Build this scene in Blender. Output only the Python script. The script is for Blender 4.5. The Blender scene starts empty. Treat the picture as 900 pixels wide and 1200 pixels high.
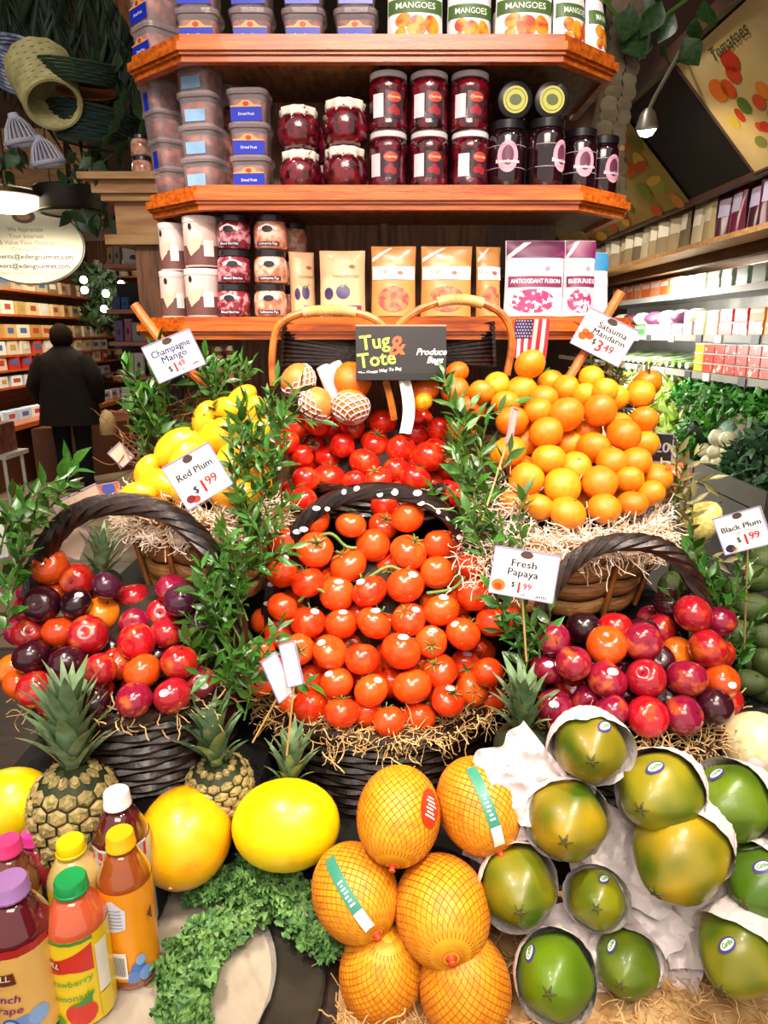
import bpy, math, random
from math import sin, cos, pi, radians, sqrt, atan2
from mathutils import Vector, Matrix, Euler, noise as mnoise

SC = bpy.context.scene
COL = SC.collection
R = random.Random(7)

# ------------------------------------------------------------------ camera
PITCH = radians(14.7); CP, SP = cos(PITCH), sin(PITCH); CAMZ = 1.55; F = 800.0
cam_d = bpy.data.cameras.new('camera'); cam = bpy.data.objects.new('camera', cam_d); COL.objects.link(cam)
cam_d.sensor_fit = 'VERTICAL'; cam_d.sensor_height = 36; cam_d.lens = 24; cam_d.clip_start = 0.05
cam.location = (0, 0, CAMZ); cam.rotation_euler = (pi/2 - PITCH, 0, 0)
SC.camera = cam
# ------------------------------------------------------------------ world, exposure
W = bpy.data.worlds.new('world'); SC.world = W; W.use_nodes = True
W.node_tree.nodes['Background'].inputs[0].default_value = (1.0, 0.93, 0.85, 1)
W.node_tree.nodes['Background'].inputs[1].default_value = 0.85
SC.view_settings.view_transform = 'Standard'; SC.view_settings.look = 'None'
SC.view_settings.exposure = 0.0; SC.view_settings.gamma = 1; SC.view_settings.use_curve_mapping = False

def spot(name, loc, target, power, angle=70, col=(1, .86, .7), size=.04, blend=.6):
    d = bpy.data.lights.new(name, 'SPOT'); d.energy = power; d.color = col; d.spot_size = radians(angle)
    d.spot_blend = blend; d.shadow_soft_size = size
    o = bpy.data.objects.new(name, d); COL.objects.link(o); o.location = loc
    o.rotation_euler = (Vector(target) - Vector(loc)).to_track_quat('-Z', 'Y').to_euler(); return o
def area(name, loc, target, power, sx, sy, col=(1, .9, .78)):
    d = bpy.data.lights.new(name, 'AREA'); d.energy = power; d.color = col; d.shape = 'RECTANGLE'; d.size = sx; d.size_y = sy
    o = bpy.data.objects.new(name, d); COL.objects.link(o); o.location = loc
    o.rotation_euler = (Vector(target) - Vector(loc)).to_track_quat('-Z', 'Y').to_euler(); return o
# track spots over the display
spot('track_spot', (-.62, .25, 2.95), (-.28, 1.1, 1.05), 105, 46, blend=.8)
spot('track_spot', (.42, .12, 2.95), (.14, 1.1, 1.05), 105, 46, blend=.8)
spot('track_spot', (.85, .55, 2.95), (.33, 1.15, 1.3), 165, 40)
spot('track_spot', (-.75, .75, 2.95), (-.3, 1.15, 1.3), 120, 40)
spot('track_spot', (.05, -.3, 2.9), (0, 1.35, 1.75), 115, 50, (1, .84, .76))
# added unseen fill lights, and the tubes of the lit case
area('front_fill', (0, -1.0, 3.1), (0, .6, .6), 48, 1.6, .8)  # soft fill added behind the camera, not a fixture of the shop
area('left_aisle_fill', (-3.0, 6.5, 3.2), (-3.0, 6.6, 0), 200, 1.6, 3, (1, .86, .66))  # unseen fill added to brighten the goods in the left aisle
area('case_tube', (1.84, 4.6, 1.905), (2.1, 4.6, 1.4), 170, .06, 4.2, (1, .98, .9))
area('case_tube', (1.74, 4.6, 1.30), (1.85, 4.6, .9), 45, .06, 4.2, (1, .98, .9))
area('case_tube', (1.60, 4.6, 1.05), (1.62, 4.6, .6), 45, .06, 4.2, (1, .98, .9))
spot('case_fill_spot', (.3, 2.6, 3.2), (1.7, 3.5, 1.1), 130, 60, (1, .93, .8), .06)  # added, unseen: brightens the near case shelves and bins
spot('case_fill_spot', (.3, 4.4, 3.2), (1.7, 4.8, 1.2), 130, 60, (1, .93, .8), .06)  # added, unseen: brightens the farther half of the case

# ------------------------------------------------------------------ projection helpers (photo pixel + real distance -> place)
def ray(u, v):
    b = (600 - v)/F
    return Vector(((u - 450)/F, CP + b*SP, -SP + b*CP))
def P(u, v, Y):
    d = ray(u, v); return Vector((0, 0, CAMZ)) + d*(Y/d.y)
def T(u, v, Y): return Y/ray(u, v).y
def XU(u, Y, z): return (u - 450)/F*(Y*CP - (z - CAMZ)*SP)

# ------------------------------------------------------------------ materials
def hexc(h):
    h = h.lstrip('#'); r = [int(h[i:i+2], 16)/255 for i in (0, 2, 4)]
    return tuple((x/12.92 if x <= .04045 else ((x+.055)/1.055)**2.4) for x in r)
MATS = {}
def M(name, col=None, rough=.5, metal=0, coat=0, noise=None, col2=None, bump=None, alpha=1, trans=0, emit=0, objcol=False,
      stretch=(1, 1, 1), ramp=(.35, .65), spec=.5, sss=0, rnd=0, detail=3):
    if name in MATS: return MATS[name]
    m = bpy.data.materials.new(name); m.use_nodes = True; nt = m.node_tree; N = nt.nodes; L = nt.links
    b = N['Principled BSDF']
    c = hexc(col) if isinstance(col, str) else (col or (.8, .8, .8))
    b.inputs['Roughness'].default_value = rough; b.inputs['Metallic'].default_value = metal
    b.inputs['Coat Weight'].default_value = coat; b.inputs['Coat Roughness'].default_value = .08
    b.inputs['Alpha'].default_value = alpha; b.inputs['Transmission Weight'].default_value = trans
    b.inputs['Specular IOR Level'].default_value = spec
    if sss: b.inputs['Subsurface Weight'].default_value = sss; b.inputs['Subsurface Scale'].default_value = .01
    tc = N.new('ShaderNodeTexCoord'); mp = N.new('ShaderNodeMapping'); mp.inputs['Scale'].default_value = stretch
    L.new(tc.outputs['Object'], mp.inputs['Vector'])
    oi = N.new('ShaderNodeObjectInfo')
    vm = N.new('ShaderNodeVectorMath'); vm.operation = 'ADD'
    sc = N.new('ShaderNodeVectorMath'); sc.operation = 'SCALE'; sc.inputs[0].default_value = (7, 5, 3)
    L.new(oi.outputs['Random'], sc.inputs['Scale']); L.new(mp.outputs[0], vm.inputs[0]); L.new(sc.outputs[0], vm.inputs[1])
    nz = N.new('ShaderNodeTexNoise'); nz.inputs['Scale'].default_value = noise or 12; nz.inputs['Detail'].default_value = detail
    L.new(vm.outputs[0], nz.inputs['Vector'])
    rp = N.new('ShaderNodeMapRange'); rp.inputs[1].default_value = ramp[0]; rp.inputs[2].default_value = ramp[1]
    L.new(nz.outputs['Fac'], rp.inputs[0])
    mx = N.new('ShaderNodeMix'); mx.data_type = 'RGBA'
    L.new(rp.outputs[0], mx.inputs[0])
    c2 = hexc(col2) if isinstance(col2, str) else (col2 or tuple(x*.82 for x in c))
    mx.inputs[6].default_value = (*c, 1); mx.inputs[7].default_value = (*c2, 1)
    if objcol: L.new(oi.outputs['Color'], mx.inputs[6])
    if objcol and col2 is None:
        dk = N.new('ShaderNodeMix'); dk.data_type = 'RGBA'; dk.blend_type = 'MULTIPLY'; dk.inputs[0].default_value = 1
        L.new(oi.outputs['Color'], dk.inputs[6]); dk.inputs[7].default_value = (.8, .78, .75, 1); L.new(dk.outputs[2], mx.inputs[7])
    out = mx.outputs[2]
    if rnd:
        hs = N.new('ShaderNodeHueSaturation'); mr = N.new('ShaderNodeMapRange'); mr.inputs[3].default_value = 1-rnd; mr.inputs[4].default_value = 1+rnd
        L.new(oi.outputs['Random'], mr.inputs[0]); L.new(mr.outputs[0], hs.inputs['Value'])
        mr2 = N.new('ShaderNodeMapRange'); mr2.inputs[3].default_value = .5-rnd*.05; mr2.inputs[4].default_value = .5+rnd*.05
        L.new(oi.outputs['Random'], mr2.inputs[0]); L.new(mr2.outputs[0], hs.inputs['Hue']); L.new(out, hs.inputs['Color']); out = hs.outputs[0]
    L.new(out, b.inputs['Base Color'])
    if emit: b.inputs['Emission Strength'].default_value = emit; L.new(out, b.inputs['Emission Color'])
    if bump:
        n2 = N.new('ShaderNodeTexNoise'); n2.inputs['Scale'].default_value = bump[0]; n2.inputs['Detail'].default_value = 4
        L.new(vm.outputs[0], n2.inputs['Vector'])
        bp = N.new('ShaderNodeBump'); bp.inputs['Strength'].default_value = bump[1]; bp.inputs['Distance'].default_value = .003
        L.new(n2.outputs['Fac'], bp.inputs['Height']); L.new(bp.outputs[0], b.inputs['Normal'])
    MATS[name] = m; return m
def flat(col, rough=.45, coat=0, name=None, **k):
    return M(name or 'print_'+col.strip('#'), col, rough, coat=coat, noise=30, col2=tuple(x*.94 for x in hexc(col)), **k)

# ------------------------------------------------------------------ mesh builder
class MB:
    def __init__(s): s.v = []; s.f = []
    def add(s, vs, fs):
        o = len(s.v); s.v += [tuple(x) for x in vs]; s.f += [tuple(i+o for i in f) for f in fs]; return s
    def box(s, c, d, rot=None):
        x, y, z = d[0]/2, d[1]/2, d[2]/2
        vs = [Vector((a*x, b*y, e*z)) for a in (-1, 1) for b in (-1, 1) for e in (-1, 1)]
        if rot is not None: vs = [rot @ q for q in vs]
        return s.add([q + Vector(c) for q in vs], [(0, 1, 3, 2), (4, 6, 7, 5), (0, 4, 5, 1), (2, 3, 7, 6), (0, 2, 6, 4), (1, 5, 7, 3)])
    def prism(s, poly, z0, z1):
        n = len(poly)
        vs = [(x, y, z0) for x, y in poly] + [(x, y, z1) for x, y in poly]
        return s.add(vs, [tuple(range(n))[::-1], tuple(range(n, 2*n))] + [(i, (i+1) % n, n+(i+1) % n, n+i) for i in range(n)])
    def lathe(s, prof, n=24, sq=0, fn=None):
        vs = []; fs = []
        for r, z in prof:
            for i in range(n):
                a = 2*pi*i/n; k = 1
                if sq: k = 1/((abs(cos(a))**sq + abs(sin(a))**sq)**(1/sq))
                x, y, zz = r*k*cos(a), r*k*sin(a), z
                if fn: x, y, zz = fn(x, y, zz)
                vs.append((x, y, zz))
        for j in range(len(prof)-1):
            for i in range(n):
                fs.append((j*n+i, j*n+(i+1) % n, (j+1)*n+(i+1) % n, (j+1)*n+i))
        if prof[0][0] > 1e-6: fs.append(tuple(range(n))[::-1])
        if prof[-1][0] > 1e-6: fs.append(tuple(range((len(prof)-1)*n, len(prof)*n)))
        return s.add(vs, fs)
    def tube(s, pts, r, n=6, cap=True, flatk=1.0):
        pts = [Vector(p) for p in pts]; m = len(pts); vs = []; fs = []
        rr = r if isinstance(r, (list, tuple)) else [r]*m
        up = None
        for i, p in enumerate(pts):
            t = (pts[min(i+1, m-1)] - pts[max(i-1, 0)])
            if t.length < 1e-9: t = Vector((0, 0, 1))
            t.normalize()
            if up is None:
                up = Vector((0, 0, 1)) if abs(t.z) < .9 else Vector((1, 0, 0))
            a = t.cross(up)
            if a.length < 1e-6: a = t.cross(Vector((.3, 1, .2)))
            a.normalize(); b = a.cross(t).normalized(); up = b
            for k in range(n):
                g = 2*pi*k/n; vs.append(p + a*(rr[i]*cos(g)) + b*(rr[i]*flatk*sin(g)))
        for i in range(m-1):
            for k in range(n):
                fs.append((i*n+k, i*n+(k+1) % n, (i+1)*n+(k+1) % n, (i+1)*n+k))
        if cap: fs += [tuple(range(n))[::-1], tuple(range((m-1)*n, m*n))]
        return s.add(vs, fs)
    def grid(s, fn, nu, nv):
        vs = [fn(i/nu, j/nv) for j in range(nv+1) for i in range(nu+1)]
        return s.add(vs, [(j*(nu+1)+i, j*(nu+1)+i+1, (j+1)*(nu+1)+i+1, (j+1)*(nu+1)+i) for j in range(nv) for i in range(nu)])
    def mesh(s, name, mat=None, smooth=True):
        m = bpy.data.meshes.new(name); m.from_pydata(s.v, [], s.f); m.update()
        if smooth: m.polygons.foreach_set('use_smooth', [True]*len(m.polygons))
        if mat: m.materials.append(mat)
        return m
def sharp(m, ang=40):
    try: m.set_sharp_from_angle(angle=radians(ang))
    except Exception: pass
    return m
def ob(name, mesh, mat=None, parent=None, loc=None, rot=None, scale=None, smooth=True, color=None, label=None, kind=None):
    if isinstance(mesh, MB): mesh = sharp(mesh.mesh(name, mat, smooth))
    elif mat and not mesh.materials: mesh.materials.append(mat)
    o = bpy.data.objects.new(name, mesh); COL.objects.link(o)
    if parent: o.parent = parent
    if loc is not None: o.location = loc
    if rot is not None:
        if isinstance(rot, Matrix): o.rotation_euler = rot.to_euler()
        else: o.rotation_euler = rot
    if scale is not None: o.scale = scale if hasattr(scale, '__len__') else (scale,)*3
    if color: o.color = (*color, 1) if len(color) == 3 else color
    if label: o['label'] = label
    if kind: o['kind'] = kind
    return o
def tag(o, label, cat, group=None, kind=None):
    o['label'] = label; o['category'] = cat
    if group: o['group'] = group
    if kind: o['kind'] = kind
    return o
def thing(name, label, cat, loc=(0, 0, 0), rot=None, group=None, scale=None):
    o = bpy.data.objects.new(name, None); COL.objects.link(o); o.empty_display_size = .02; o.location = loc
    if rot is not None: o.rotation_euler = rot.to_euler() if isinstance(rot, Matrix) else rot
    if scale: o.scale = (scale,)*3
    return tag(o, label, cat, group)
def struct(name, mb, mat, smooth=False, label=None):
    o = ob(name, mb, mat, smooth=smooth); o['kind'] = 'structure'
    if label: o['label'] = label
    return o
ORD = ['first', 'second', 'third', 'fourth', 'fifth', 'sixth', 'seventh', 'eighth', 'ninth', 'tenth', 'eleventh', 'twelfth', 'thirteenth', 'fourteenth', 'fifteenth', 'sixteenth', 'seventeenth', 'eighteenth', 'nineteenth', 'twentieth']

# surfaces: S(a, b, off) -> local point, front towards -Y
def S_flat(a, b, off): return Vector((a, -off, b))
def S_cyl(r):
    return lambda a, b, off: Vector(((r+off)*sin(a/r), -(r+off)*cos(a/r), b))
def patch(S, a0, a1, b0, b1, off=.0006, nu=6, nv=2, mb=None, fn=None):
    mb = mb or MB()
    return mb.grid(lambda i, j: S(a0+(a1-a0)*i + (fn(i, j) if fn else 0), b0+(b1-b0)*j, off), nu, nv)
def disc(S, a, b, ra, rb, off=.0008, n=14, mb=None, rot=0):
    mb = mb or MB(); vs = [S(a, b, off)]
    for ring in (.5, 1):
        for k in range(n):
            g = 2*pi*k/n; x, y = ring*ra*cos(g), ring*rb*sin(g)
            vs.append(S(a + x*cos(rot)-y*sin(rot), b + x*sin(rot)+y*cos(rot), off))
    fs = [(0, 1+k, 1+(k+1) % n) for k in range(n)] + [(1+k, 1+n+k, 1+n+(k+1) % n, 1+(k+1) % n) for k in range(n)]
    return mb.add(vs, fs)
def poly(S, pts, off=.0008, mb=None):
    """a shape filled in narrow columns so that it follows a curved surface"""
    mb = mb or MB(); xs = sorted(set([p[0] for p in pts])); lo, hi = xs[0], xs[-1]; e = (hi-lo)*1e-4
    cols = sorted(set([lo+e, hi-e] + [x for x in xs[1:-1]] + [lo+(hi-lo)*k/10 for k in range(1, 10)])); rows = []
    for x in cols:
        ys = []
        for i in range(len(pts)):
            (xa, ya), (xb, yb) = pts[i], pts[(i+1) % len(pts)]
            if (xa-x)*(xb-x) <= 0 and abs(xa-xb) > 1e-12: ys.append(ya+(yb-ya)*(x-xa)/(xb-xa))
        if ys: rows.append((x, min(ys), max(ys)))
    vs = [S(x, y0+(y1-y0)*k/3, off) for x, y0, y1 in rows for k in range(4)]
    return mb.add(vs, [(4*i+k, 4*i+4+k, 4*i+5+k, 4*i+1+k) for i in range(len(rows)-1) for k in range(3)])
TXT = {}
def text_geo(s, bold=0, shear=0):
    k = (s, bold, shear)
    if k in TXT: return TXT[k]
    cu = bpy.data.curves.new('lettering', 'FONT'); cu.body = s; cu.size = 1; cu.align_x = 'CENTER'; cu.align_y = 'CENTER'
    cu.offset = bold; cu.shear = shear; cu.resolution_u = 2; cu.fill_mode = 'FRONT'
    o = bpy.data.objects.new('lettering', cu); COL.objects.link(o)
    dg = bpy.context.evaluated_depsgraph_get(); me = bpy.data.meshes.new_from_object(o.evaluated_get(dg))
    vs = [tuple(v.co) for v in me.vertices]; fs = [tuple(p.vertices) for p in me.polygons]
    bpy.data.objects.remove(o); bpy.data.curves.remove(cu); bpy.data.meshes.remove(me)
    xs = [v[0] for v in vs] or [0]
    TXT[k] = (vs, fs, max(xs)-min(xs)); return TXT[k]
def text(S, s, a, b, size, off=.0012, bold=.012, shear=0, rot=0, mb=None, width=None, sx=1, fake=0):
    vs, fs, w = text_geo(s, bold, shear); mb = mb or MB()
    if fake:
        for k in (-1, 1): text(S, s, a + k*fake*size, b, size, off + k*.00002, bold, shear, rot, mb, width, sx)
    k = size; kx = size*sx
    if width: kx = width/max(w, 1e-6)
    out = []
    for x, y, _ in vs:
        x2, y2 = x*kx, y*k
        out.append(S(a + x2*cos(rot)-y2*sin(rot), b + x2*sin(rot)+y2*cos(rot), off))
    return mb.add(out, fs)
def facing(pos, roll=0, yaw=0, tilt=0, full=.6):
    """rotation whose local -Y faces the viewer's side, then turned"""
    d = Vector((0, 0, CAMZ)) - Vector(pos); d.z *= full; d.normalize()
    y = -d; x = y.cross(Vector((0, 0, 1))).normalized(); z = x.cross(y)
    m = Matrix((x, y, z)).transposed()
    return m @ Matrix.Rotation(yaw, 3, 'Z') @ Matrix.Rotation(tilt, 3, 'X') @ Matrix.Rotation(roll, 3, 'Y')

# ------------------------------------------------------------------ common materials
oak = M('oak_trim', '#d0691c', .35, coat=.35, noise=9, col2='#9c430d', stretch=(1, 14, 14), bump=(60, .15))
oak_dk = M('oak_board', '#94603a', .5, noise=7, col2='#5c3820', stretch=(14, 4, 1.2), bump=(40, .2))
oak_lt = M('oak_pale', '#c89a64', .45, noise=6, col2='#a87444', stretch=(1, 8, 8))
wick_dk = M('wicker_dark', '#2f1b12', .34, noise=60, col2='#160b08', coat=.25, bump=(120, .3), rnd=.2)
wick_lt = M('wicker_honey', '#c8762e', .35, noise=40, col2='#9a4f1a', coat=.4)
splint = M('splint_wood', '#a9763f', .6, noise=30, col2='#7c5024', stretch=(1, 1, 9), bump=(90, .5), rnd=.15)
black = M('black_board', '#151312', .5, noise=20)
white_paper = M('white_paper', '#f4eee8', .6, noise=8, col2='#e4dcd6', bump=(30, .25))
card_white = flat('#f6f2f2', .4, name='card_white')
card_edge = flat('#9a8cb0', .4, name='card_edge')
ink = flat('#241c1c', .5, name='ink_dark'); red_ink = flat('#cc2222', .5, name='ink_red'); grey_ink = flat('#a0989c', .5, name='ink_grey')
stake_m = M('stake_wood', '#d9ae6e', .6, noise=20, stretch=(6, 6, 1))
clear = M('clear_plastic', '#e6d8dc', .07, alpha=.24, spec=.8, coat=.6)
straw_m = M('wood_wool_tan', '#d8b27c', .7, noise=25, col2='#b48a52', rnd=.1)
straw_lt = M('wood_wool_pale', '#fbeedd', .7, noise=25, col2='#efd3b2', rnd=.1)
leaf_m = M('leaf_green', '#41731f', .38, noise=20, col2='#2a5216', coat=.25, rnd=.35)
leaf_dk = M('leaf_dark', '#24401c', .5, noise=10, col2='#182c14', rnd=.3)
stem_m = M('stem_green', '#557a2a', .6, noise=20)
cloth_dk = M('dark_cloth', '#0f0b09', .9, noise=20)
# ================================================================== THE SETTING
floor_m = M('floor_stone', '#8c7a62', .35, noise=3, col2='#6a5a48', rnd=.15)
fl = struct('floor', MB().box((-1.4, 5, -.02), (9.2, 14, .03)), M('floor_grout', '#4a3e34', .7, noise=8))
tile = MB().box((0, 0, 0), (.44, .44, .012)).mesh('tile', floor_m, False)
for i in range(8):
    for j in range(12):
        ob('tile', tile, parent=fl, loc=(-4.5 + i*.45, 3.4 + j*.45, -.001))
wall_m = M('wall_brown', '#4a3626', .8, noise=4)
struct('wall_back', MB().box((-1.4, 11.9, 1.6), (9.2, .1, 3.4)), wall_m)
struct('wall_left', MB().box((-5.4, 5, 1.6), (.1, 14, 3.4)), wall_m)
struct('wall_right', MB().box((2.75, 5.4, 1.6), (.1, 13, 3.4)), wall_m)
struct('ceiling', MB().box((-1.4, 6.2, 3.35), (9.2, 11.6, .1)), M('ceiling_dark', '#2c2420', .9, noise=5))

# ================================================================== DISPLAY TABLE (steps hidden under the goods)
tb = thing('display_table', 'dark stepped display table under the baskets and fruit', 'table', (0, 0, 0))
wood_dk = M('dark_wood', '#3a2618', .6, noise=6, col2='#241610', stretch=(1, 10, 10))
ob('table_top', MB().box((0, 1.0, .675), (1.9, 1.1, .05)), wood_dk, tb, smooth=False)
for x in (-.85, .85):
    for y in (.52, 1.48): ob('leg', MB().box((x, y, .325), (.09, .09, .65)), wood_dk, tb, smooth=False)
for nm, c, d in (('step', (-.41, 1.14, .77), (.42, .46, .16)), ('step', (.41, 1.12, .745), (.42, .44, .11)),
                 ('step', (-.33, 1.28, .975), (.36, .24, .25)), ('step', (.33, 1.30, .94), (.36, .24, .28)),
                 ('step', (0, 1.40, .95), (.3, .16, .5)), ('step', (-.14, .95, .725), (.24, .16, .05))):
    ob(nm, MB().box(c, d), cloth_dk, tb, smooth=False)

# ================================================================== SHELF UNIT
su = thing('shelf_unit', 'tiered oak display shelves with moulded edges behind the fruit', 'shelves', (0, 1.5, .7))
def octa(x0, x1, grow=0, yb=1.66):
    g = grow; w = .112
    return [(x0-g*.4, 1.33-g-1.5), (x1+g*.4, 1.33-g-1.5), (x1+w+g, 1.425-g*.5-1.5), (x1+w+g, yb-1.5), (x0-w-g, yb-1.5), (x0-w-g, 1.425-g*.5-1.5)]
SH = {1: (-.345, .305, 2.039), 2: (-.332, .348, 1.804), 3: (-.37, .378, 1.578)}
for k, (x0, x1, zt) in SH.items():
    z = zt - .7
    b = ob('shelf_board', MB().prism(octa(x0, x1), z-.03, z), oak_dk, su, smooth=False)
    for g0, za, zb in ((.006, z-.012, z+.001), (.014, z-.025, z-.012), (.009, z-.030, z-.025), (.004, z-.040, z-.030)):
        pl = octa(x0, x1, g0)[:4] + octa(x0, x1, g0)[4:]
        inn = octa(x0, x1, -.012)
        # a strip along the front three edges and the two sides
        mb = MB(); o4 = [pl[4], pl[5], pl[0], pl[1], pl[2], pl[3]]; i4 = [inn[4], inn[5], inn[0], inn[1], inn[2], inn[3]]
        for q in range(5):
            vs = [(*o4[q], za), (*o4[q+1], za), (*i4[q+1], za), (*i4[q], za), (*o4[q], zb), (*o4[q+1], zb), (*i4[q+1], zb), (*i4[q], zb)]
            mb.add(vs, [(0, 1, 5, 4), (3, 2, 1, 0), (4, 5, 6, 7), (2, 3, 7, 6)])
        ob('trim', mb, oak, b, smooth=False)
ob('back_panel', MB().box((-.06, .085, .9), (.56, .02, .95)), oak_dk, su, smooth=False)
ob('side_panel', MB().box((.295, .085, 1.22), (.15, .02, .5)), M('oak_grey', '#6b5a48', .5, noise=7, col2='#54442f', stretch=(14, 4, 1.2)), su, smooth=False)
ob('side_panel', MB().box((-.39, .09, 1.2), (.1, .02, .5)), oak_dk, su, smooth=False)
ob('divider', MB().box((0, .07, .98), (.016, .03, .24)), oak_dk, su, smooth=False)
ob('base', MB().box((0, .12, -.03), (.74, .08, 1.3)), oak_dk, su, smooth=False)
tag(ob('beam', MB().tube([P(128, -30, 2.3), P(176, 50, 2.3)], .03, 4), oak_dk, smooth=False), 'brown wooden beam behind the top left shelf corner', 'beam')

# ================================================================== GOODS ON THE SHELVES
blue = flat('#1c2fb4', .3, .3); gold = flat('#d8a060', .4); redp = flat('#b8341c', .4); lettr = flat('#e8e4f0', .5, name='print_white')
choc = M('dried_fruit_fill', '#6a2c22', .5, noise=60, col2='#a85a40', ramp=(.45, .6), bump=(90, .6))
pinkfill = M('nut_fill', '#b07a70', .5, noise=55, col2='#8a4a44', ramp=(.4, .6), bump=(90, .6))
SQ = 5
def tub_meshes():
    body = MB().lathe([(0, .001), (.028, .001), (.0295, .004), (.032, .04), (.0325, .043), (.035, .044), (.035, .0465), (.0325, .0475)], 32, SQ)
    lid = MB().lathe([(.0355, .0465), (.0355, .051), (.033, .053), (.03, .0515), (0, .0515)], 32, SQ)
    fill = MB().lathe([(0, .003), (.0265, .003), (.0298, .036), (.02, .040), (0, .041)], 28, SQ)
    return sharp(body.mesh('tub', clear)), sharp(lid.mesh('lid', clear)), fill.mesh('filling', choc)
TUB = tub_meshes()
def S_tub(a, b, off):
    w = .0305 + (b-.02)*.05
    return Vector((a, -(w + off), b))
TL = sharp(patch(S_tub, -.0265, .0265, .004, .026, .0008).mesh('label', blue, False))
TC = poly(S_tub, [(-.0265, .026), (-.014, .0275), (-.006, .034), (.006, .034), (.014, .0275), (.0265, .026), (.0265, .0245), (-.0265, .0245)], .0012).mesh('label_crest', gold, False)
TE = disc(S_tub, 0, .029, .005, .0035, .0016).mesh('label_emblem', redp, False)
TT = text(S_tub, 'Dried Fruit', 0, .014, .006, .0016, .01).mesh('lettering', lettr, False)
def tub(x, y, z, label, rz=0, s=1, lab=True, fill=None, tilt=0, group='clear tubs with blue labels'):
    t = thing('fruit_tub', label, 'tub', (x, y, z), (0, tilt, rz), group, s)
    ob('tub', TUB[0], parent=t); ob('lid', TUB[1], parent=t)
    f = ob('filling', TUB[2], parent=t)
    if lab:
        l = ob('label', TL, parent=t); ob('crest', TC, parent=l); ob('emblem', TE, parent=l); ob('lettering', TT, parent=l)
    return t
zs = SH[1][2] + .002
for i, u in enumerate((237, 298, 358, 418)):
    for k in range(2):
        tub(XU(u, 1.41, zs), 1.41, zs + k*.0535*1.12, 'clear tub with blue label, %s stack from left on top shelf, %s' % (ORD[i+1], ('bottom', 'upper')[k]), s=1.12, rz=R.uniform(-.05, .05))
for k in range(3):
    tub(XU(186, 1.47, zs), 1.47, zs + k*.0535*1.12, 'clear blue-label tub turned at the left end of top shelf, %s' % ('bottom', 'middle', 'upper')[k], rz=-.75, s=1.12)
zs = SH[2][2] + .002
for k in range(3):
    tub(XU(298, 1.40, zs), 1.40, zs + k*.0535*1.02, 'clear tub with blue label beside jam jars on middle shelf, %s of three' % ('bottom', 'middle', 'top')[k], s=1.08, rz=R.uniform(-.08, .08))
ltblue = M('pale_sticker', '#8fb8e0', .4, noise=30)
LB = sharp(patch(S_tub, -.018, .018, .008, .026, .0008).mesh('sticker', ltblue, False))
LP = sharp(patch(S_tub, -.008, .008, .000, .032, .0008).mesh('ribbon_label', blue, False))
for k in range(4):
    t = tub(XU(243, 1.41, zs), 1.41, zs + k*.0535, 'clear tub with pale sticker, %s of the unlabelled middle shelf stack' % ('bottom', 'second', 'third', 'top')[k], lab=False, rz=-.25 + R.uniform(-.1, .1), s=1.08, group='clear tubs with pale stickers')
    ob('sticker', LB, parent=t)
for k in range(4):
    t = tub(XU(206-k*3, 1.47, zs), 1.47, zs + k*.05, 'clear nut tub with upright blue strip, %s at the left shelf end' % ('bottom', 'second', 'third', 'top')[k], lab=False, rz=-.8, s=1.0, group='clear tubs with blue strips')
    if k in (1, 3): ob('ribbon_label', LP, parent=t)
tub(XU(268, 1.50, zs), 1.5, zs + .165, 'empty-looking clear round tub on top behind the middle shelf stacks', lab=False)
tag(ob('snack_box', MB().box((XU(268, 1.50, zs), 1.5, zs+.08), (.06, .06, .16)), choc, smooth=False), 'brown filled box behind the clear tub stacks on middle shelf', 'box')

# jam jars with cloth tops
jam = M('jam_red', '#7a0f22', .15, noise=70, col2='#3c040e', ramp=(.4, .6), coat=1, bump=(120, .35))
cloth_print = M('printed_cloth', '#efe0d2', .8, noise=90, col2='#7a3038', ramp=(.6, .66))
JB = MB().lathe([(0, 0), (.024, 0), (.031, .008), (.034, .022), (.033, .038), (.027, .048), (.024, .05), (0, .05)], 24).mesh('glass', jam)
def frill(x, y, z):
    a = atan2(y, x); return x*(1+.07*sin(9*a)), y*(1+.07*sin(9*a)), z
JC = MB().lathe([(.031, .038), (.027, .0465), (.0285, .05), (.0285, .057), (.02, .0605), (0, .061)], 36, fn=lambda x, y, z: frill(x, y, z + (-.003*sin(9*atan2(y, x)) if z < .04 else 0))).mesh('cloth_cover', cloth_print)
JR = MB().lathe([(.0275, .0455), (.0292, .0465), (.0275, .0475)], 24).mesh('tie', flat('#b8a890'))
for u, dz, s, lb, Y in ((353, 0, 1.16, 'lower left of the round jam jars with cloth covers', 1.40), (405, 0, 1.22, 'lower right of the round jam jars with cloth covers', 1.39),
                        (351, .0715, 1.18, 'upper left round jam jar with spotted cloth cover', 1.40), (405, .075, 1.26, 'upper right round jam jar with spotted cloth cover', 1.39),
                        (383, .0, 1.05, 'round jam jar half hidden behind the cloth-topped front jars', 1.49)):
    z = zs + dz
    t = thing('jam_jar', lb, 'jar', (XU(u, Y, z), Y, z), (0, 0, R.uniform(0, 6)), 'cloth-topped jam jars', s)
    ob('glass', JB, parent=t); ob('cloth_cover', JC, parent=t); ob('tie', JR, parent=t)
tag(ob('jam_jar', MB().lathe([(0, 0), (.03, 0), (.033, .02), (.03, .06), (0, .062)], 18), jam, loc=(XU(383, 1.49, zs), 1.49, zs+.066)), 'dark red jar stacked behind the cloth-topped jars', 'jar')
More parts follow.
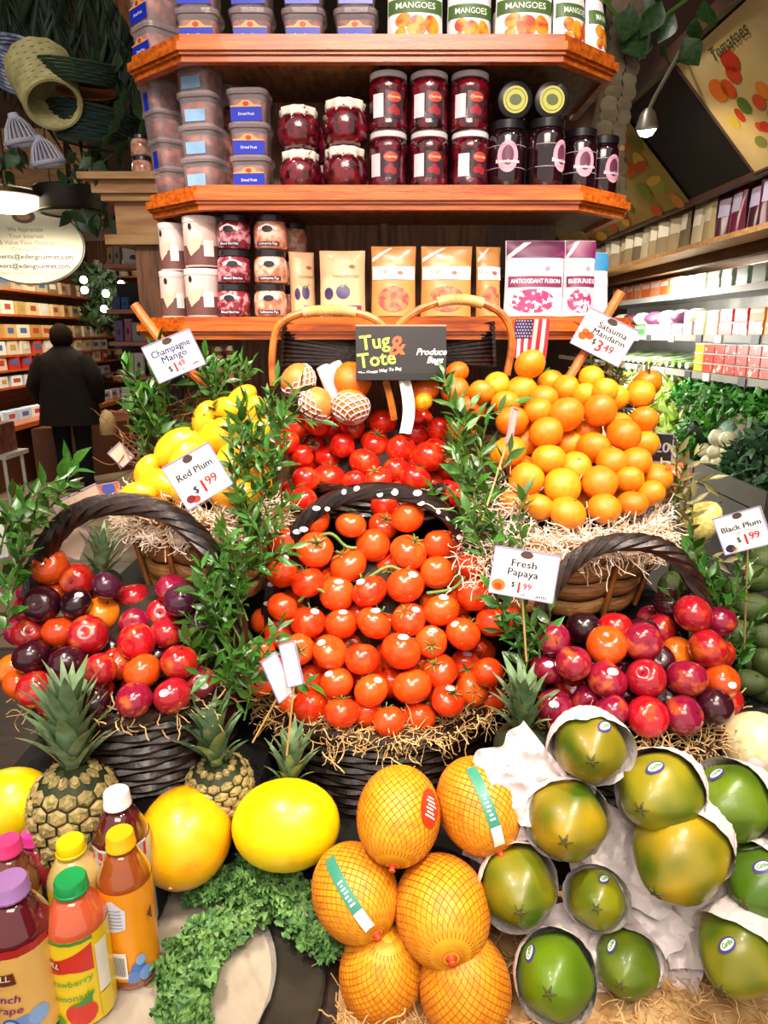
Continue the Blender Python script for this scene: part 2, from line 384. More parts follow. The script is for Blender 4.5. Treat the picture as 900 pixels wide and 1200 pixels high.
# cherry jars
cherry = M('cherry_preserve', '#6a0a1c', .12, noise=55, col2='#2a0208', ramp=(.42, .6), coat=1, bump=(75, .5))
JJ = MB().lathe([(0, 0), (.033, 0), (.0362, .004), (.0365, .012), (.035, .02), (.0352, .06), (.0365, .068), (.0362, .08), (.032, .0845), (.0315, .088)], 28).mesh('glass', cherry)
JL = sharp(MB().lathe([(.0325, .0855), (.0338, .0865), (.0338, .0945), (.032, .096), (.03, .0955), (0, .0955)], 28).mesh('lid', M('lid_pale', '#ece2e4', .3, noise=20)))
SJ = S_cyl(.0354)
LBL = sharp(patch(SJ, -.004, .029, .018, .062, .0006, 8).mesh('label', flat('#33202a', .4, name='label_plum'), False))
LRD = disc(SJ, .0125, .052, .0135, .0085, .001).mesh('banner', flat('#c0402c'), False)
LWH = sharp(patch(SJ, -.028, -.007, .02, .058, .0006, 6).mesh('back_label', flat('#e9dfe6', name='label_white'), False))
LCH = disc(SJ, .006, .03, .006, .006, .001); disc(SJ, .017, .029, .0065, .0065, .001, mb=LCH); disc(SJ, .012, .036, .005, .005, .001, mb=LCH)
LCH = LCH.mesh('cherry_print', flat('#a0182c'), False)
LTX = text(SJ, 'Cherries', .0125, .052, .0062, .0014, .015).mesh('lettering', flat('#f0d8a0'), False)
for r_ in range(2):
    for i, u in enumerate((455, 502, 549)):
        z = zs + r_*.0965
        t = thing('cherry_jar', 'cherry preserve jar with pale lid, %s row, %s' % (('lower', 'upper')[r_], ('left', 'middle', 'right')[i]), 'jar', (XU(u, 1.39, z), 1.39, z), (0, 0, R.uniform(-.12, .12) - (.35 if (r_, i) == (0, 0) else 0)), 'cherry preserve jars on the middle shelf')
        ob('glass', JJ, parent=t); ob('lid', JL, parent=t)
        l = ob('label', LBL, parent=t); ob('banner', LRD, parent=l); ob('cherry_print', LCH, parent=l); ob('lettering', LTX, parent=l); ob('back_label', LWH, parent=t)
# dark preserve jars
darkjam = M('dark_preserve', '#2a0a14', .12, noise=40, col2='#12040a', coat=1)
DJ = MB().lathe([(0, 0), (.030, 0), (.033, .004), (.0335, .085), (.031, .094), (.0285, .097), (.0285, .10)], 28).mesh('glass', darkjam)
DL = sharp(MB().lathe([(.03, .098), (.031, .099), (.031, .112), (.029, .1135), (0, .1132)], 28).mesh('lid', M('lid_black', '#1a1618', .3, metal=.2)))
SD = S_cyl(.0336)
D1 = disc(SD, 0, .052, .019, .026, .0006, 20).mesh('label', flat('#d8a0b4'), False)
D2 = disc(SD, 0, .054, .0105, .016, .001, 20).mesh('label_ring', flat('#6a3048'), False)
D3 = text(SD, 'Boysenberries', 0, .044, .0085, .0016, .012, width=.042).mesh('lettering', flat('#fbeff2', name='print_cream'), False)
D4 = patch(SD, -.05, .05, .07, .0712, .0008, 16, 1); patch(SD, -.05, .05, .0335, .0347, .0008, 16, 1, D4); D4 = D4.mesh('label_lines', flat('#a89098'), False)
for i, (u, rz, Y) in enumerate(((592, -.1, 1.39), (637, .75, 1.38), (676, .1, 1.42), (702, .5, 1.47))):
    z = zs; t = thing('preserve_jar', 'dark preserve jar with pink oval label, %s from left on middle shelf' % ORD[i], 'jar', (XU(u, Y, z), Y, z), (0, 0, rz), 'dark preserve jars', .97 if i > 1 else 1.02)
    ob('glass', DJ, parent=t); ob('lid', DL, parent=t); l = ob('label', D1, parent=t); ob('label_ring', D2, parent=l); ob('lettering', D3, parent=l); ob('label_lines', D4, parent=t)
LG = disc(S_flat, 0, 0, .022, .022, .0005, 24).mesh('lid_label', flat('#b8b440'), False)
LG2 = MB()
for k in range(24):
    a0, a1 = 2*pi*k/24, 2*pi*(k+1)/24
    LG2.add([(r*cos(a), -.0009, r*sin(a)) for r, a in ((.017, a0), (.018, a0), (.018, a1), (.017, a1))], [(0, 1, 2, 3)])
disc(S_flat, 0, 0, .011, .009, .0009, mb=LG2); LG2 = LG2.mesh('lid_print', flat('#4a5a20'), False)
for i, u in enumerate((604, 647)):
    z = zs + .112 + .033
    t = thing('preserve_jar', 'jar on its side showing a yellow-green round lid, %s' % ('left', 'right')[i], 'jar', (XU(u, 1.36, z), 1.36, z), None, 'jars lying on their sides')
    ob('glass', DJ, parent=t, loc=(0, .113, 0), rot=(pi/2, 0, 0)); ob('lid', DL, parent=t, loc=(0, .113, 0), rot=(pi/2, 0, 0))
    l = ob('lid_label', LG, parent=t, loc=(0, -.001, 0)); ob('lid_print', LG2, parent=l, rot=(0, .3*i, 0))

# pouches
def pouch_S(w, h, th):
    def S(a, b, off, back=1):
        x = a/(w/2); q = b/h
        t = th*max(0, 1-x*x)**.5*(1-q)**.45*.5 + .0015 + .0012*sin(b*190+a*80)*(q)
        return Vector((a*(1-.03*sin(q*3)), -(t + off), b))
    return S
def pouch(name, label, u, Y, z, w, h, th, col, group, rz=0, rough=.35, lean=-.06):
    t = thing(name, label, 'bag', (XU(u, Y, z), Y, z), (lean, 0, rz), group); S = pouch_S(w, h, th)
    mb = MB().grid(lambda i, j: S((i-.5)*w, j*h, 0), 14, 14)
    mb.grid(lambda i, j: (lambda q: Vector((q.x, -q.y*.6, q.z)))(S((.5-i)*w, j*h, 0)), 14, 14)
    body = ob('pouch', mb, flat(col, rough, .3), t)
    ob('bottom_gusset', MB().grid(lambda i, j: (lambda q: Vector((q.x, q.y*(1-j*1.6), .0005)))(S((i-.5)*w, 0, 0)), 10, 2), flat(col, rough, .3), t)
    return t, S
mango_p = M('mango_print', '#e8a020', .4, noise=60, col2='#c0401c', ramp=(.4, .6))
z1 = SH[1][2] + .002
for i, (u, w, rz, Y) in enumerate(((486, .098, 0, 1.38), (549, .08, .05, 1.40), (612, .1, 0, 1.38), (664, .07, .5, 1.40), (692, .06, .9, 1.43))):
    t, S = pouch('mango_bag', 'white and green dried mango pouch, %s from left on top shelf' % ORD[i], u, Y, z1, w, .15, .05, '#f2eef0', 'dried mango pouches', rz)
    bd = ob('green_band', patch(S, -w*.49, w*.49, .044, .066, .0012, 12, 4), flat('#4a6a2c'), t)
    ob('green_top', patch(S, -w*.49, w*.49, .085, .15, .0012, 12, 6), flat('#7a9a3c'), t)
    ob('lettering', text(S, 'MANGOES', 0, .054, .014, .0022, .01, width=w*.72), flat('#f6f4ea', name='print_cream2'), bd)
    for k, (a, b, ra, rb) in enumerate(((-.022, .032, .014, .011), (.002, .022, .018, .017), (.029, .024, .012, .016), (-.026, .012, .010, .008))):
        ob('mango_picture', disc(S, a*w/.098, b, ra*w/.098, rb, .0014 + .0003*k, rot=.3), mango_p, t)
z3 = SH[3][2] + .002
# canisters, fruit jars
can_w = M('canister_pink', '#e8cfc8', .4, noise=20, col2='#d8b4ac')
def canister(u, Y, k, r, h, label, rz):
    z = z3 + k*(h+.001)
    t = thing('canister', label, 'canister', (XU(u, Y, z), Y, z), (0, 0, rz), 'pale snack canisters'); S = S_cyl(r)
    ob('can', MB().lathe([(0, 0), (r*.98, 0), (r, .002), (r, h-.01)], 24), can_w, t)
    ob('lid', MB().lathe([(r, h-.012), (r*1.03, h-.011), (r*1.03, h-.001), (r*.97, h), (0, h-.001)], 24), flat('#f2e2de', name='lid_cream'), t)
    ob('lower_band', patch(S, -pi*r, pi*r, .003, h*.42, .0004, 28, 1), flat('#6a4440'), t)
    ob('leaf_print', poly(S, [(-r*.8, h*.42), (-r*.3, h*.55), (r*.3, h*.58), (0, h*.35), (-r*.5, h*.2)], .0009), flat('#f0b8a0'), t)
    ob('panel', patch(S, r*.25, r*.85, h*.2, h*.52, .0007, 4, 1), flat('#e6dcd8'), t)
    ob('emblem', disc(S, -r*.5, h*.78, .004, .006, .0007), ink, t)
canister(206, 1.43, 0, .026, .087, 'pale canister at left end of lower shelf, bottom', .2); canister(205, 1.43, 1, .026, .087, 'pale canister at left end of lower shelf, top', -.2)
canister(240, 1.39, 0, .033, .088, 'wide pale canister beside the fruit jars, bottom', 0); canister(238, 1.39, 1, .033, .090, 'wide pale canister beside the fruit jars, top', .1)
figm = M('fig_filling', '#d87858', .15, noise=60, col2='#f0c8b0', ramp=(.4, .6), coat=1); berm = M('berry_filling', '#8a2436', .15, noise=70, col2='#e0a0a8', ramp=(.5, .62), coat=1)
FJ = [MB().lathe([(0, 0), (.027, 0), (.0315, .004), (.032, .03), (.0305, .042), (.0275, .046), (.0275, .049)], 24).mesh('glass', m_) for m_ in (berm, figm)]
FL = sharp(MB().lathe([(.0285, .048), (.0295, .049), (.0295, .0585), (.028, .06), (0, .0595)], 24).mesh('lid', M('lid_steel', '#4a4448', .25, metal=.7)))
SF = S_cyl(.0322)
FE = disc(SF, 0, .034, .010, .0055, .001).mesh('emblem', ink, False)
FB = sharp(patch(SF, -.022, .022, .005, .012, .0008, 8, 1).mesh('name_band', flat('#4a1c28'), False))
FT = [text(SF, s, 0, .0085, .0062, .0013, .01).mesh('lettering', lettr, False) for s in ('Mixed Berries', 'Calimyrna Figs')]
FW = sharp(poly(SF, [(-.02, .036), (0, .043), (.02, .036), (.018, .03), (0, .037), (-.018, .03)], .0006).mesh('label_arch', flat('#f0dcd8'), False))
for c, u in enumerate((275, 318)):
    for k in range(3):
        z = z3 + k*.0612
        t = thing('fruit_jar', '%s jar with dark lid, %s of its lower shelf stack' % (('berry', 'pale fig')[c], ('bottom', 'middle', 'top')[k]), 'jar', (XU(u, 1.385, z), 1.385, z), (0, 0, R.uniform(-.2, .2)), 'stacked fruit jars on the lower shelf')
        ob('glass', FJ[c], parent=t); ob('lid', FL, parent=t); ob('label_arch', FW, parent=t); ob('emblem', FE, parent=t); nb = ob('name_band', FB, parent=t); ob('lettering', FT[c], parent=nb)
for k in range(3):
    t = thing('fruit_jar', 'fig jar in the back row behind the tan pouch, %s' % ('bottom', 'middle', 'top')[k], 'jar', (XU(345, 1.46, z3), 1.46, z3 + k*.0612), None, 'back row fig jars', .95)
    ob('glass', FJ[1], parent=t); ob('lid', FL, parent=t)
# lower shelf pouches
for i, (u, w, rz) in enumerate(((356, .05, .35), (402, .088, 0))):
    t, S = pouch('tangerine_pouch', ('narrow turned tan pouch beside the fig jars', 'wide tan pouch with plum picture on lower shelf')[i], u, 1.385 + .02*(1-i), z3, w, .122, .045, '#dcae84', 'tan dried fruit pouches', rz, .6)
    ob('emblem', disc(S, w*.22, .092, .006, .003, .0012), flat('#a05840'), t)
    ob('lettering', text(S, 'TANGERINES', w*.08, .074, .007, .0014, .004, width=w*.6), flat('#a06848'), t)
    ob('plum_picture', disc(S, w*.02, .045, w*.16, .013, .0012), flat('#3a3060'), t); ob('plum_picture', disc(S, -w*.3, .042, w*.1, .011, .0012), flat('#302050'), t)
    ob('leaf_picture', poly(S, [(0, .052), (-.012, .066), (-.004, .054), (.012, .062)], .0016), flat('#7a8a4c'), t)
    ob('lower_label', patch(S, -w*.1, w*.42, .006, .02, .0012, 6, 2), flat('#7a2a5c'), t)
nutp = M('nut_print', '#c8784c', .5, noise=70, col2='#8a4030', ramp=(.4, .6))
for i, (u, w, rz) in enumerate(((461, .086, 0), (522, .098, 0), (571, .05, .25))):
    t, S = pouch('trail_mix_bag', 'gold pouch with white band and window, %s from left' % ORD[i], u, 1.385 + .008*(i == 2), z3, w, .13, .045, '#c88a4c', 'gold snack pouches', rz)
    ob('white_band', patch(S, -w*.48, w*.48, .068, .092, .0012, 12, 3), flat('#f4e6e4', name='band_white'), t)
    ob('ribbon', poly(S, [(-w*.48, .108), (-w*.1, .126), (-w*.02, .126), (-w*.48, .1)], .0014), flat('#f4e0da'), t)
    ob('emblem', disc(S, w*.15, .08, .006, .004, .0016), flat('#8a4a30'), t)
    ob('lettering', text(S, 'Organic', -w*.18, .083, .009, .0018, .004), flat('#9a6a4a'), t)
    ob('window', disc(S, 0, .032, w*.36, .024, .0012, 20), nutp, t)
berry_p = M('berry_print', '#c02060', .5, noise=90, col2='#f4e0e4', ramp=(.5, .56))
for i, (u, w, rz, txt) in enumerate(((624, .115, 0, 'ANTIOXIDANT FUSION'), (676, .062, .12, 'BERRIES'))):
    t, S = pouch('berry_mix_bag', ('wide purple and white antioxidant berry pouch', 'narrow purple berries pouch at right end of lower shelf')[i], u, 1.382, z3, w, .14, .045, '#f0dce2', 'purple berry pouches', rz)
    ob('purple_top', patch(S, -w*.49, w*.49, .108, .139, .0012, 12, 3), flat('#6a1c4c'), t)
    ob('ribbon', poly(S, [(-w*.48, .112), (-w*.2, .136), (-w*.08, .136), (-w*.48, .104)], .0018), flat('#f6eef2'), t)
    nb = ob('name_band', patch(S, -w*.46, w*.46, .054, .074, .0012, 12, 3), flat('#74204e'), t)
    ob('lettering', text(S, txt, 0, .064, .0115, .002, .008, width=w*.84), flat('#faf0f4'), nb)
    ob('emblem', disc(S, w*.2, .088, .005, .004, .0016), flat('#b08090'), t)
    ob('berry_picture', disc(S, -w*.05, .028, w*.38, .022, .0014, 20), berry_p, t)
t, S = pouch('blue_pouch', 'small blue and white pouch at the right shelf end', 700, 1.44, z3, .04, .125, .03, '#eadfe6', None, .4)
ob('blue_top', patch(S, -.0195, .0195, .09, .124, .0012, 6, 3), flat('#3a86b8'), t)
# small flag over the shelf edge
fg = thing('flag', 'small striped flag with starry blue corner hung from lower shelf edge', 'flag', P(624, 374, 1.312), (0, 0, 0))
fw, fh = .063, .07
def SFl(a, b, off): return Vector((a + .16*b*.3, -off - .006*sin(a*90+b*25) + .0, b))
for k in range(9):
    ob('stripe', patch(SFl, -fw/2 + fw*k/9, -fw/2 + fw*(k+1)/9, -fh, 0, .001, 2, 8), flat('#b02838' if k % 2 == 0 else '#e6c8c4'), fg)
ob('canton', patch(SFl, -fw/2, -fw/2 + fw*.52, -.034, 0, .0022, 6, 4), flat('#3a2c58'), fg)
st = MB()
for i in range(6):
    for j in range(6): disc(SFl, -fw/2 + .003 + i*.0052 + .0026*(j % 2), -.003 - j*.0055, .0012, .0012, .003, 5, st)
ob('stars', st, flat('#e4d8e4'), fg)
# ================================================================== BASKETS
def arc_pts(x0, x1, y, z0, zt, n=40, bulge=.0, y2=None):
    """handle: a flattened arch from foot to foot"""
    out = []
    cx, rx = (x0+x1)/2, (x1-x0)/2
    for i in range(n+1):
        a = pi*i/n
        c = cos(a); s_ = sin(a)
        out.append(Vector((cx - rx*(abs(c)**.85)*(1 if c > 0 else -1), y + bulge*s_, z0 + (zt-z0)*s_**.8)))
    return out
def twist(path, r, strands, sr, turns, n=5):
    mb = MB(); m = len(path)
    for k in range(strands):
        pts = []
        for i, p in enumerate(path):
            t = (path[min(i+1, m-1)] - path[max(i-1, 0)]).normalized()
            a = t.cross(Vector((0, 1, 0))).normalized(); b = a.cross(t)
            g = 2*pi*(k/strands + turns*i/m)
            pts.append(p + a*(r*cos(g)) + b*(r*sin(g)))
        mb.tube(pts, sr, n)
    return mb
def basket(label, cx, cy, z0, z1, rx, ry, taper=.8, rows=16, handle=None, mat=wick_dk, stickers=False, strand=.0052, cat='basket', name='wicker_basket', twistn=(6, 3.2), hr=(.0085, .0072)):
    t = thing(name, label, cat, (cx, cy, z0)); h = z1-z0
    mb = MB(); ns = 22; nseg = 88
    for j in range(rows):
        q = (j+.5)/rows; k = taper + (1-taper)*q**.8
        pts = []
        for i in range(nseg+1):
            a = 2*pi*i/nseg
            w = 1 + .022*sin(ns/2*a*1.0 + (j % 2)*pi)
            pts.append((rx*k*w*cos(a), ry*k*w*sin(a), h*q + .0015*mnoise.noise((i*.3, j*1.7, cx*9))))
        mb.tube(pts, h/rows*.56, 5, cap=False, flatk=1)
    ob('weave', mb, mat, t, kind='stuff')
    sk = MB()
    for i in range(ns):
        a = 2*pi*(i+.5)/ns
        sk.tube([(rx*taper*cos(a), ry*taper*sin(a), 0), (rx*.99*cos(a), ry*.99*sin(a), h)], .0035, 5)
    ob('stakes', sk, mat, t)
    ring = [Vector((rx*cos(2*pi*i/80), ry*sin(2*pi*i/80), h)) for i in range(81)]
    ob('rim', twist_ring(ring, .0062, 4, .0055, 9), mat, t)
    ob('bottom', MB().lathe([(0, 0), (rx*taper, 0), (rx*taper, .004), (0, .004)], 32, fn=lambda x, y, z: (x, y*ry/rx, z)), mat, t)
    if handle:
        path = [p - Vector((cx, cy, z0)) for p in handle]
        hd = ob('handle', twist(path, hr[0], twistn[0], hr[1], twistn[1]), mat, t)
        if stickers:
            sm = flat('#e8dce4', .3, name='sticker_white')
            for k in range(20):
                p = path[5 + int(k*30/20)]
                ob('price_dot', disc(S_flat, 0, 0, R.uniform(.004, .0085), R.uniform(.004, .006), 0, 9), sm, hd, loc=p + Vector((R.uniform(-.006, .006), -.0155, R.uniform(-.008, .012))), rot=(R.uniform(-.7, -.1), R.uniform(-.5, .5), R.uniform(-.4, .4)))
    return t
def twist_ring(ring, r, strands, sr, turns):
    mb = MB(); m = len(ring)-1
    for k in range(strands):
        pts = []
        for i, p in enumerate(ring):
            rad = Vector((p.x, p.y, 0)).normalized(); g = 2*pi*(k/strands + turns*i/m)
            pts.append(p + rad*(r*cos(g)) + Vector((0, 0, 1))*(r*sin(g)))
        mb.tube(pts, sr, 5, cap=False)
    return mb
def wool(name, label, n, sampler, mat, ln=.05, r=.0008, seed=1, curl=.012):
    rr = random.Random(seed); mb = MB()
    for _ in range(n):
        p, nrm = sampler(rr); p = Vector(p)
        d = Vector((rr.gauss(0, 1), rr.gauss(0, 1), rr.gauss(0, .5))); d -= nrm*d.dot(nrm)*.8; d.normalize()
        pts = []; s = ln*rr.uniform(.5, 1.3)/7
        for k in range(8):
            pts.append(p.copy()); d = (d + Vector((rr.gauss(0, 1), rr.gauss(0, 1), rr.gauss(0, .8)))*.42).normalized(); p = p + d*s + nrm*rr.gauss(0, .0012)
        mb.tube(pts, r*rr.uniform(.7, 1.3), 3, cap=False)
    return tag(ob(name, mb, mat), label, 'wood wool', kind='stuff')
def rim_sampler(cx, cy, z, rx, ry, a0, a1, spread=.012, drop=.01):
    def f(rr):
        a = rr.uniform(a0, a1); k = 1 + rr.gauss(0, .05)
        return (cx + rx*k*cos(a), cy + ry*k*sin(a), z + .012 - abs(rr.gauss(0, drop)) + (1-k)*.1), Vector((0, -.5, .85))
    return f
def mound(parent, name, c, rad, mat, seed=0):
    mb = MB().lathe([(sin(pi*i/14), -cos(pi*i/14)) for i in range(15)], 28, fn=lambda x, y, z: (rad[0]*x*(1+.06*mnoise.noise((x*3+seed, y*3, z*3))), rad[1]*y*(1+.06*mnoise.noise((x*3, y*3+seed, z*3))), rad[2]*z))
    return ob(name, mb, mat, parent, loc=Vector(c) - parent.location)
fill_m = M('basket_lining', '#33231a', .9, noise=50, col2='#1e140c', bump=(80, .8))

B_tom = basket('dark wicker basket of vine tomatoes with sticker-dotted arched handle', -.008, 1.14, .745, .925, .212, .185, .78, 15,
               arc_pts(-.212, .196, 1.125, .93, 1.292), stickers=True)
B_pl = basket('dark wicker basket of red plums at the left with twisted handle', -.405, 1.03, .855, 1.008, .17, .155, .8, 12,
              arc_pts(-.578, -.236, 1.03, 1.0, 1.293), hr=(.0105, .0085))
B_pr = basket('dark wicker basket of plums behind the papayas with twisted handle', .385, .99, .805, .965, .15, .14, .8, 12,
              arc_pts(.235, .522, 1.0, .98, 1.238, bulge=.01), twistn=(5, 4))
B_tb = basket('dark wicker basket of tomatoes behind the arched handle', .0, 1.335, 1.205, 1.27, .16, .125, .85, 6)
# big dark basket behind with two honey handles
B_bk = thing('wicker_basket', 'large dark basket with two honey-coloured wrapped handles below shelf', 'basket', P(455, 440, 1.31))
mb = MB()
for j in range(10):
    q = j/9; pts = []
    for i in range(41):
        a = pi*i/40
        pts.append(Vector((.20*cos(a)*(1-.03*q), .045*sin(a) - .0, .02 + q*.075 - .05*(1-abs(cos(a)))*q)))
    mb.tube(pts, .0045, 5)
ob('weave', mb, wick_dk, B_bk, kind='stuff')
def px_path(pts, Y, n=10):
    """smooth curve through photo points at one distance"""
    p3 = [P(u, v, Y) if len(q) == 0 else P(u, v, q[0]) for u, v, *q in pts]; out = []
    for i in range(len(p3)-1):
        a, b, c, d = p3[max(i-1, 0)], p3[i], p3[i+1], p3[min(i+2, len(p3)-1)]
        for k in range(n):
            t = k/n
            out.append(.5*((2*b) + (c-a)*t + (2*a-5*b+4*c-d)*t*t + (3*b-a-3*c+d)*t**3))
    return out + [p3[-1]]
def wrapped_handle(pts, Y, w0, w1):
    path = [p - B_bk.location for p in px_path(pts, Y)]
    h = ob('handle', MB().tube(path, .0068, 8), wick_lt, B_bk)
    a, b = int(len(path)*w0), int(len(path)*w1); mb = MB()
    for i in range(a, b):
        for k in range(2):
            c = path[i].lerp(path[i+1], k/2); t = (path[i+1]-path[i]).normalized(); x = t.cross(Vector((0, 1, 0))).normalized(); y = x.cross(t)
            ring = [c + x*(.0085*cos(2*pi*q/10)) + y*(.0085*sin(2*pi*q/10)) + t*.0006*sin(q) for q in range(11)]
            mb.tube(ring, .0018, 4, cap=False)
    ob('wrapping', mb, M('wicker_wrap', '#e0b070', .4, noise=30), h)
wrapped_handle([(320, 452), (319, 415), (326, 383), (350, 368), (382, 364), (415, 366), (442, 376), (462, 398)], 1.285, .46, .72)
wrapped_handle([(456, 398), (472, 376), (500, 359), (535, 351), (570, 357), (592, 373), (600, 400), (594, 440)], 1.285, .34, .55)

# bushel baskets of splint panels
def bushel(label, cx, cy, z0, z1, rx, ry, taper=.78, rows=4, nrib=9):
    t = thing('bushel_basket', label, 'basket', (cx, cy, z0)); h = z1-z0
    def pt(a, q, off): 
        k = taper + (1-taper)*q
        return Vector(((rx*k+off)*cos(a), (ry*k+off)*sin(a), h*q))
    for i in range(nrib):
        a0, a1 = 2*pi*i/nrib + .2, 2*pi*(i+1)/nrib + .2
        for j in range(rows):
            q0, q1 = j/rows, (j+1)/rows
            def f(x, y):
                sag = -.05*sin(pi*x)
                return pt(a0+(a1-a0)*x, min(1, max(0, q0+.01+(q1-q0-.02)*y + sag)), .011*sin(pi*y)**.5*(.4+.6*sin(pi*x)**.5))
            mbp = MB().grid(f, 8, 5)
            ob('splint', mbp, splint, t)
    for i in range(nrib):
        a = 2*pi*i/nrib + .2
        ob('rib', MB().tube([pt(a, q/5, .012) for q in range(6)], .007, 6, flatk=.6), M('rib_wood', '#9a5f28', .5, noise=20, col2='#7a4418'), t)
    ob('rim', MB().tube([pt(2*pi*i/40, 1, .006) for i in range(41)], .008, 6, cap=False), M('rib_wood'), t)
    ob('lining', MB().lathe([(0, .0), (rx*taper*.97, .0), (rx*.97, h*.95)], 30, fn=lambda x, y, z: (x, y*ry/rx, z)), fill_m, t)
    return t
B_man = bushel('splint bushel basket of yellow mangoes on the left', -.312, 1.19, 1.103, 1.25, .135, .12)
B_or = bushel('splint bushel basket of mandarins on the right', .322, 1.19, 1.083, 1.218, .165, .135)

# ================================================================== FRUIT
def ball(n=20, m=12, fn=None, sq=.88, dimple=.12, lobes=0, low=0):
    prof = []
    for i in range(m+1):
        a = pi*i/m
        r, z = sin(a), -cos(a)*sq
        if dimple: z -= dimple*math.exp(-(r/.32)**2)*(1 if z > 0 else 0) 
        if low: z += low*math.exp(-(r/.25)**2)*(1 if z < 0 else 0)
        prof.append((max(r, 0 if i in (0, m) else .02), z))
    def g(x, y, z):
        a = atan2(y, x); r = sqrt(x*x+y*y)
        if lobes: k = 1 + .025*cos(lobes*a)*r; x *= k; y *= k
        return fn(x, y, z) if fn else (x, y, z)
    return MB().lathe(prof, n, fn=g)
tom_m = M('tomato_skin', None, .22, objcol=True, col2='#e8601c', noise=1.4, ramp=(.5, .85), coat=.5, sss=0)
TOM = [ball(22, 14, lobes=l, sq=s, dimple=d).mesh('tomato', tom_m) for l, s, d in ((5, .86, .16), (4, .9, .12), (6, .82, .2))]
cal_m = M('calyx_green', '#6a8a3c', .6, noise=30)
def calyx():
    mb = MB()
    for k in range(5):
        a = 2*pi*k/5
        pts = [(.05*cos(a), .05*sin(a), .74), (.25*cos(a), .25*sin(a), .80), (.45*cos(a+.1), .45*sin(a+.1), .86), (.6*cos(a+.2), .6*sin(a+.2), .84)]
        mb.tube(pts, [.05, .06, .045, .008], 4, flatk=.35)
    mb.tube([(0, 0, .72), (.03, .02, .9), (.12, .02, 1.08)], [.05, .045, .055], 5)
    return mb
CAL = calyx().mesh('calyx', cal_m)
stick_w = flat('#f2e4ea', .3, name='fruit_sticker')
def S_sph(r=1.0):
    return lambda a, b, off: Vector(((r+off)*sin(a)*cos(b), -(r+off)*cos(a)*cos(b), (r+off)*sin(b)))
def sticker_mesh(ra, rb, mat, sq=.88):
    m = disc(S_sph(1.0), 0, 0, ra, rb, .012, 14); return m.mesh('sticker', mat)
STK = sticker_mesh(.27, .19, stick_w)
def relax(items, k=.9, it=60):
    """push overlapping fruit apart along the line of sight, the farther one back"""
    for _ in range(it):
        mv = False
        for i in range(len(items)):
            for j in range(i+1, len(items)):
                a, b = items[i], items[j]
                d = (a['p']-b['p']).length; need = k*(a['r']+b['r'])
                if d < need:
                    far = a if a['Y'] > b['Y'] else b
                    far['Y'] += min(.006, (need-d)*.5+.0006); far['p'] = P(far['u'], far['v'], far['Y']); mv = True
        if not mv: break
def rows_label(rows): 
    n = len(rows); return [ORD[i] for i in range(n)]
def pile(rows, depth, rnom, seed, what, where, maker, group, filler=0, box=None, relaxk=.9, rmin=.85):
    rr = random.Random(seed); items = []
    for ri, row in enumerate(rows):
        row = sorted(row, key=lambda q: q[0])
        for ci, it in enumerate(row):
            u, v, w, h = it[:4]; Y = depth(u, v); t = T(u, v, Y)
            r = (w+h)/4*t/F*1.06
            hidden = r < rnom*rmin
            if hidden: r = rnom*rr.uniform(.9, 1.0); Y += .025
            items.append(dict(u=u, v=v, w=w, h=h, Y=Y, p=P(u, v, Y), r=r, opt=it[4] if len(it) > 4 else None,
                              rc=(ri, ci), lab='%s %s, %s row from top, %s from left' % (what(it), where, ORD[ri], ORD[ci])))
    nvis = len(items)
    relax(items, relaxk)
    tries = 0
    while filler and tries < 4000 and len(items) < nvis+filler:
        tries += 1
        u, v = rr.uniform(box[0], box[2]), rr.uniform(box[1], box[3]); r = rnom*rr.uniform(.88, 1)
        Y = depth(u, v) + rr.uniform(.025, .06); p = P(u, v, Y)
        if not any((q['p']-p).length < .86*(q['r']+r) for q in items) and any((q['p']-p).length < 1.7*(q['r']+r) and abs(q['u']-u) < 40 for q in items[:nvis]):
            near = sorted((q for q in items[:nvis] if not q.get('used')), key=lambda q: (q['p']-p).length)[0]; near['used'] = True
            items.append(dict(u=u, v=v, w=40, h=40, Y=Y, p=p, r=r, opt=None, lab='%s half hidden behind %s-row %s-from-left one %s' % (what((0, 0, 0, 0)).strip(), ORD[near['rc'][0]], ORD[near['rc'][1]], where)))
    for it in items: maker(it, rr, group)
    return items
# ---- tomatoes
def make_tomato(it, rr, group):
    back = it['v'] < 598 and 'behind' in group
    lab = it['lab'] or ('red tomato half buried in the pile ' + ('behind the handle' if back else 'of the front basket'))
    asp = it['h']/it['w']
    tilt = rr.uniform(.2, .75) if asp < 1 else rr.uniform(1.0, 1.5)
    rot = Euler((tilt*(-1 if rr.random() < .75 else 1), 0, 0)).to_matrix(); rot = Matrix.Rotation(rr.uniform(-.7, .7), 3, 'Y') @ rot @ Matrix.Rotation(rr.uniform(0, 6), 3, 'Z')
    t = rr.random()
    c = hexc('#de2c0c'); c2 = hexc('#ea5414')
    if back: c = hexc('#cc1410'); c2 = hexc('#d82410')
    col = tuple(a*(1-t)+b*t for a, b in zip(c, c2))
    th = thing('tomato', lab, 'tomato', it['p'], None, group)
    ob('fruit', TOM[rr.randrange(3)], parent=th, rot=rot, scale=it['r']*1.04, color=col)
    if rr.random() < .75: ob('calyx', CAL, parent=th, rot=rot, scale=it['r']*1.04)
    if it['opt']:
        a = facing(it['p'], full=1.0) @ Matrix.Rotation(it['opt'][0], 3, 'Z') @ Matrix.Rotation(it['opt'][1], 3, 'X')
        ob('sticker', STK, parent=th, rot=a, scale=it['r']*1.03)
s0 = (.15, -.75); sl = (-.6, -.55); sr_ = (.5, -.6)
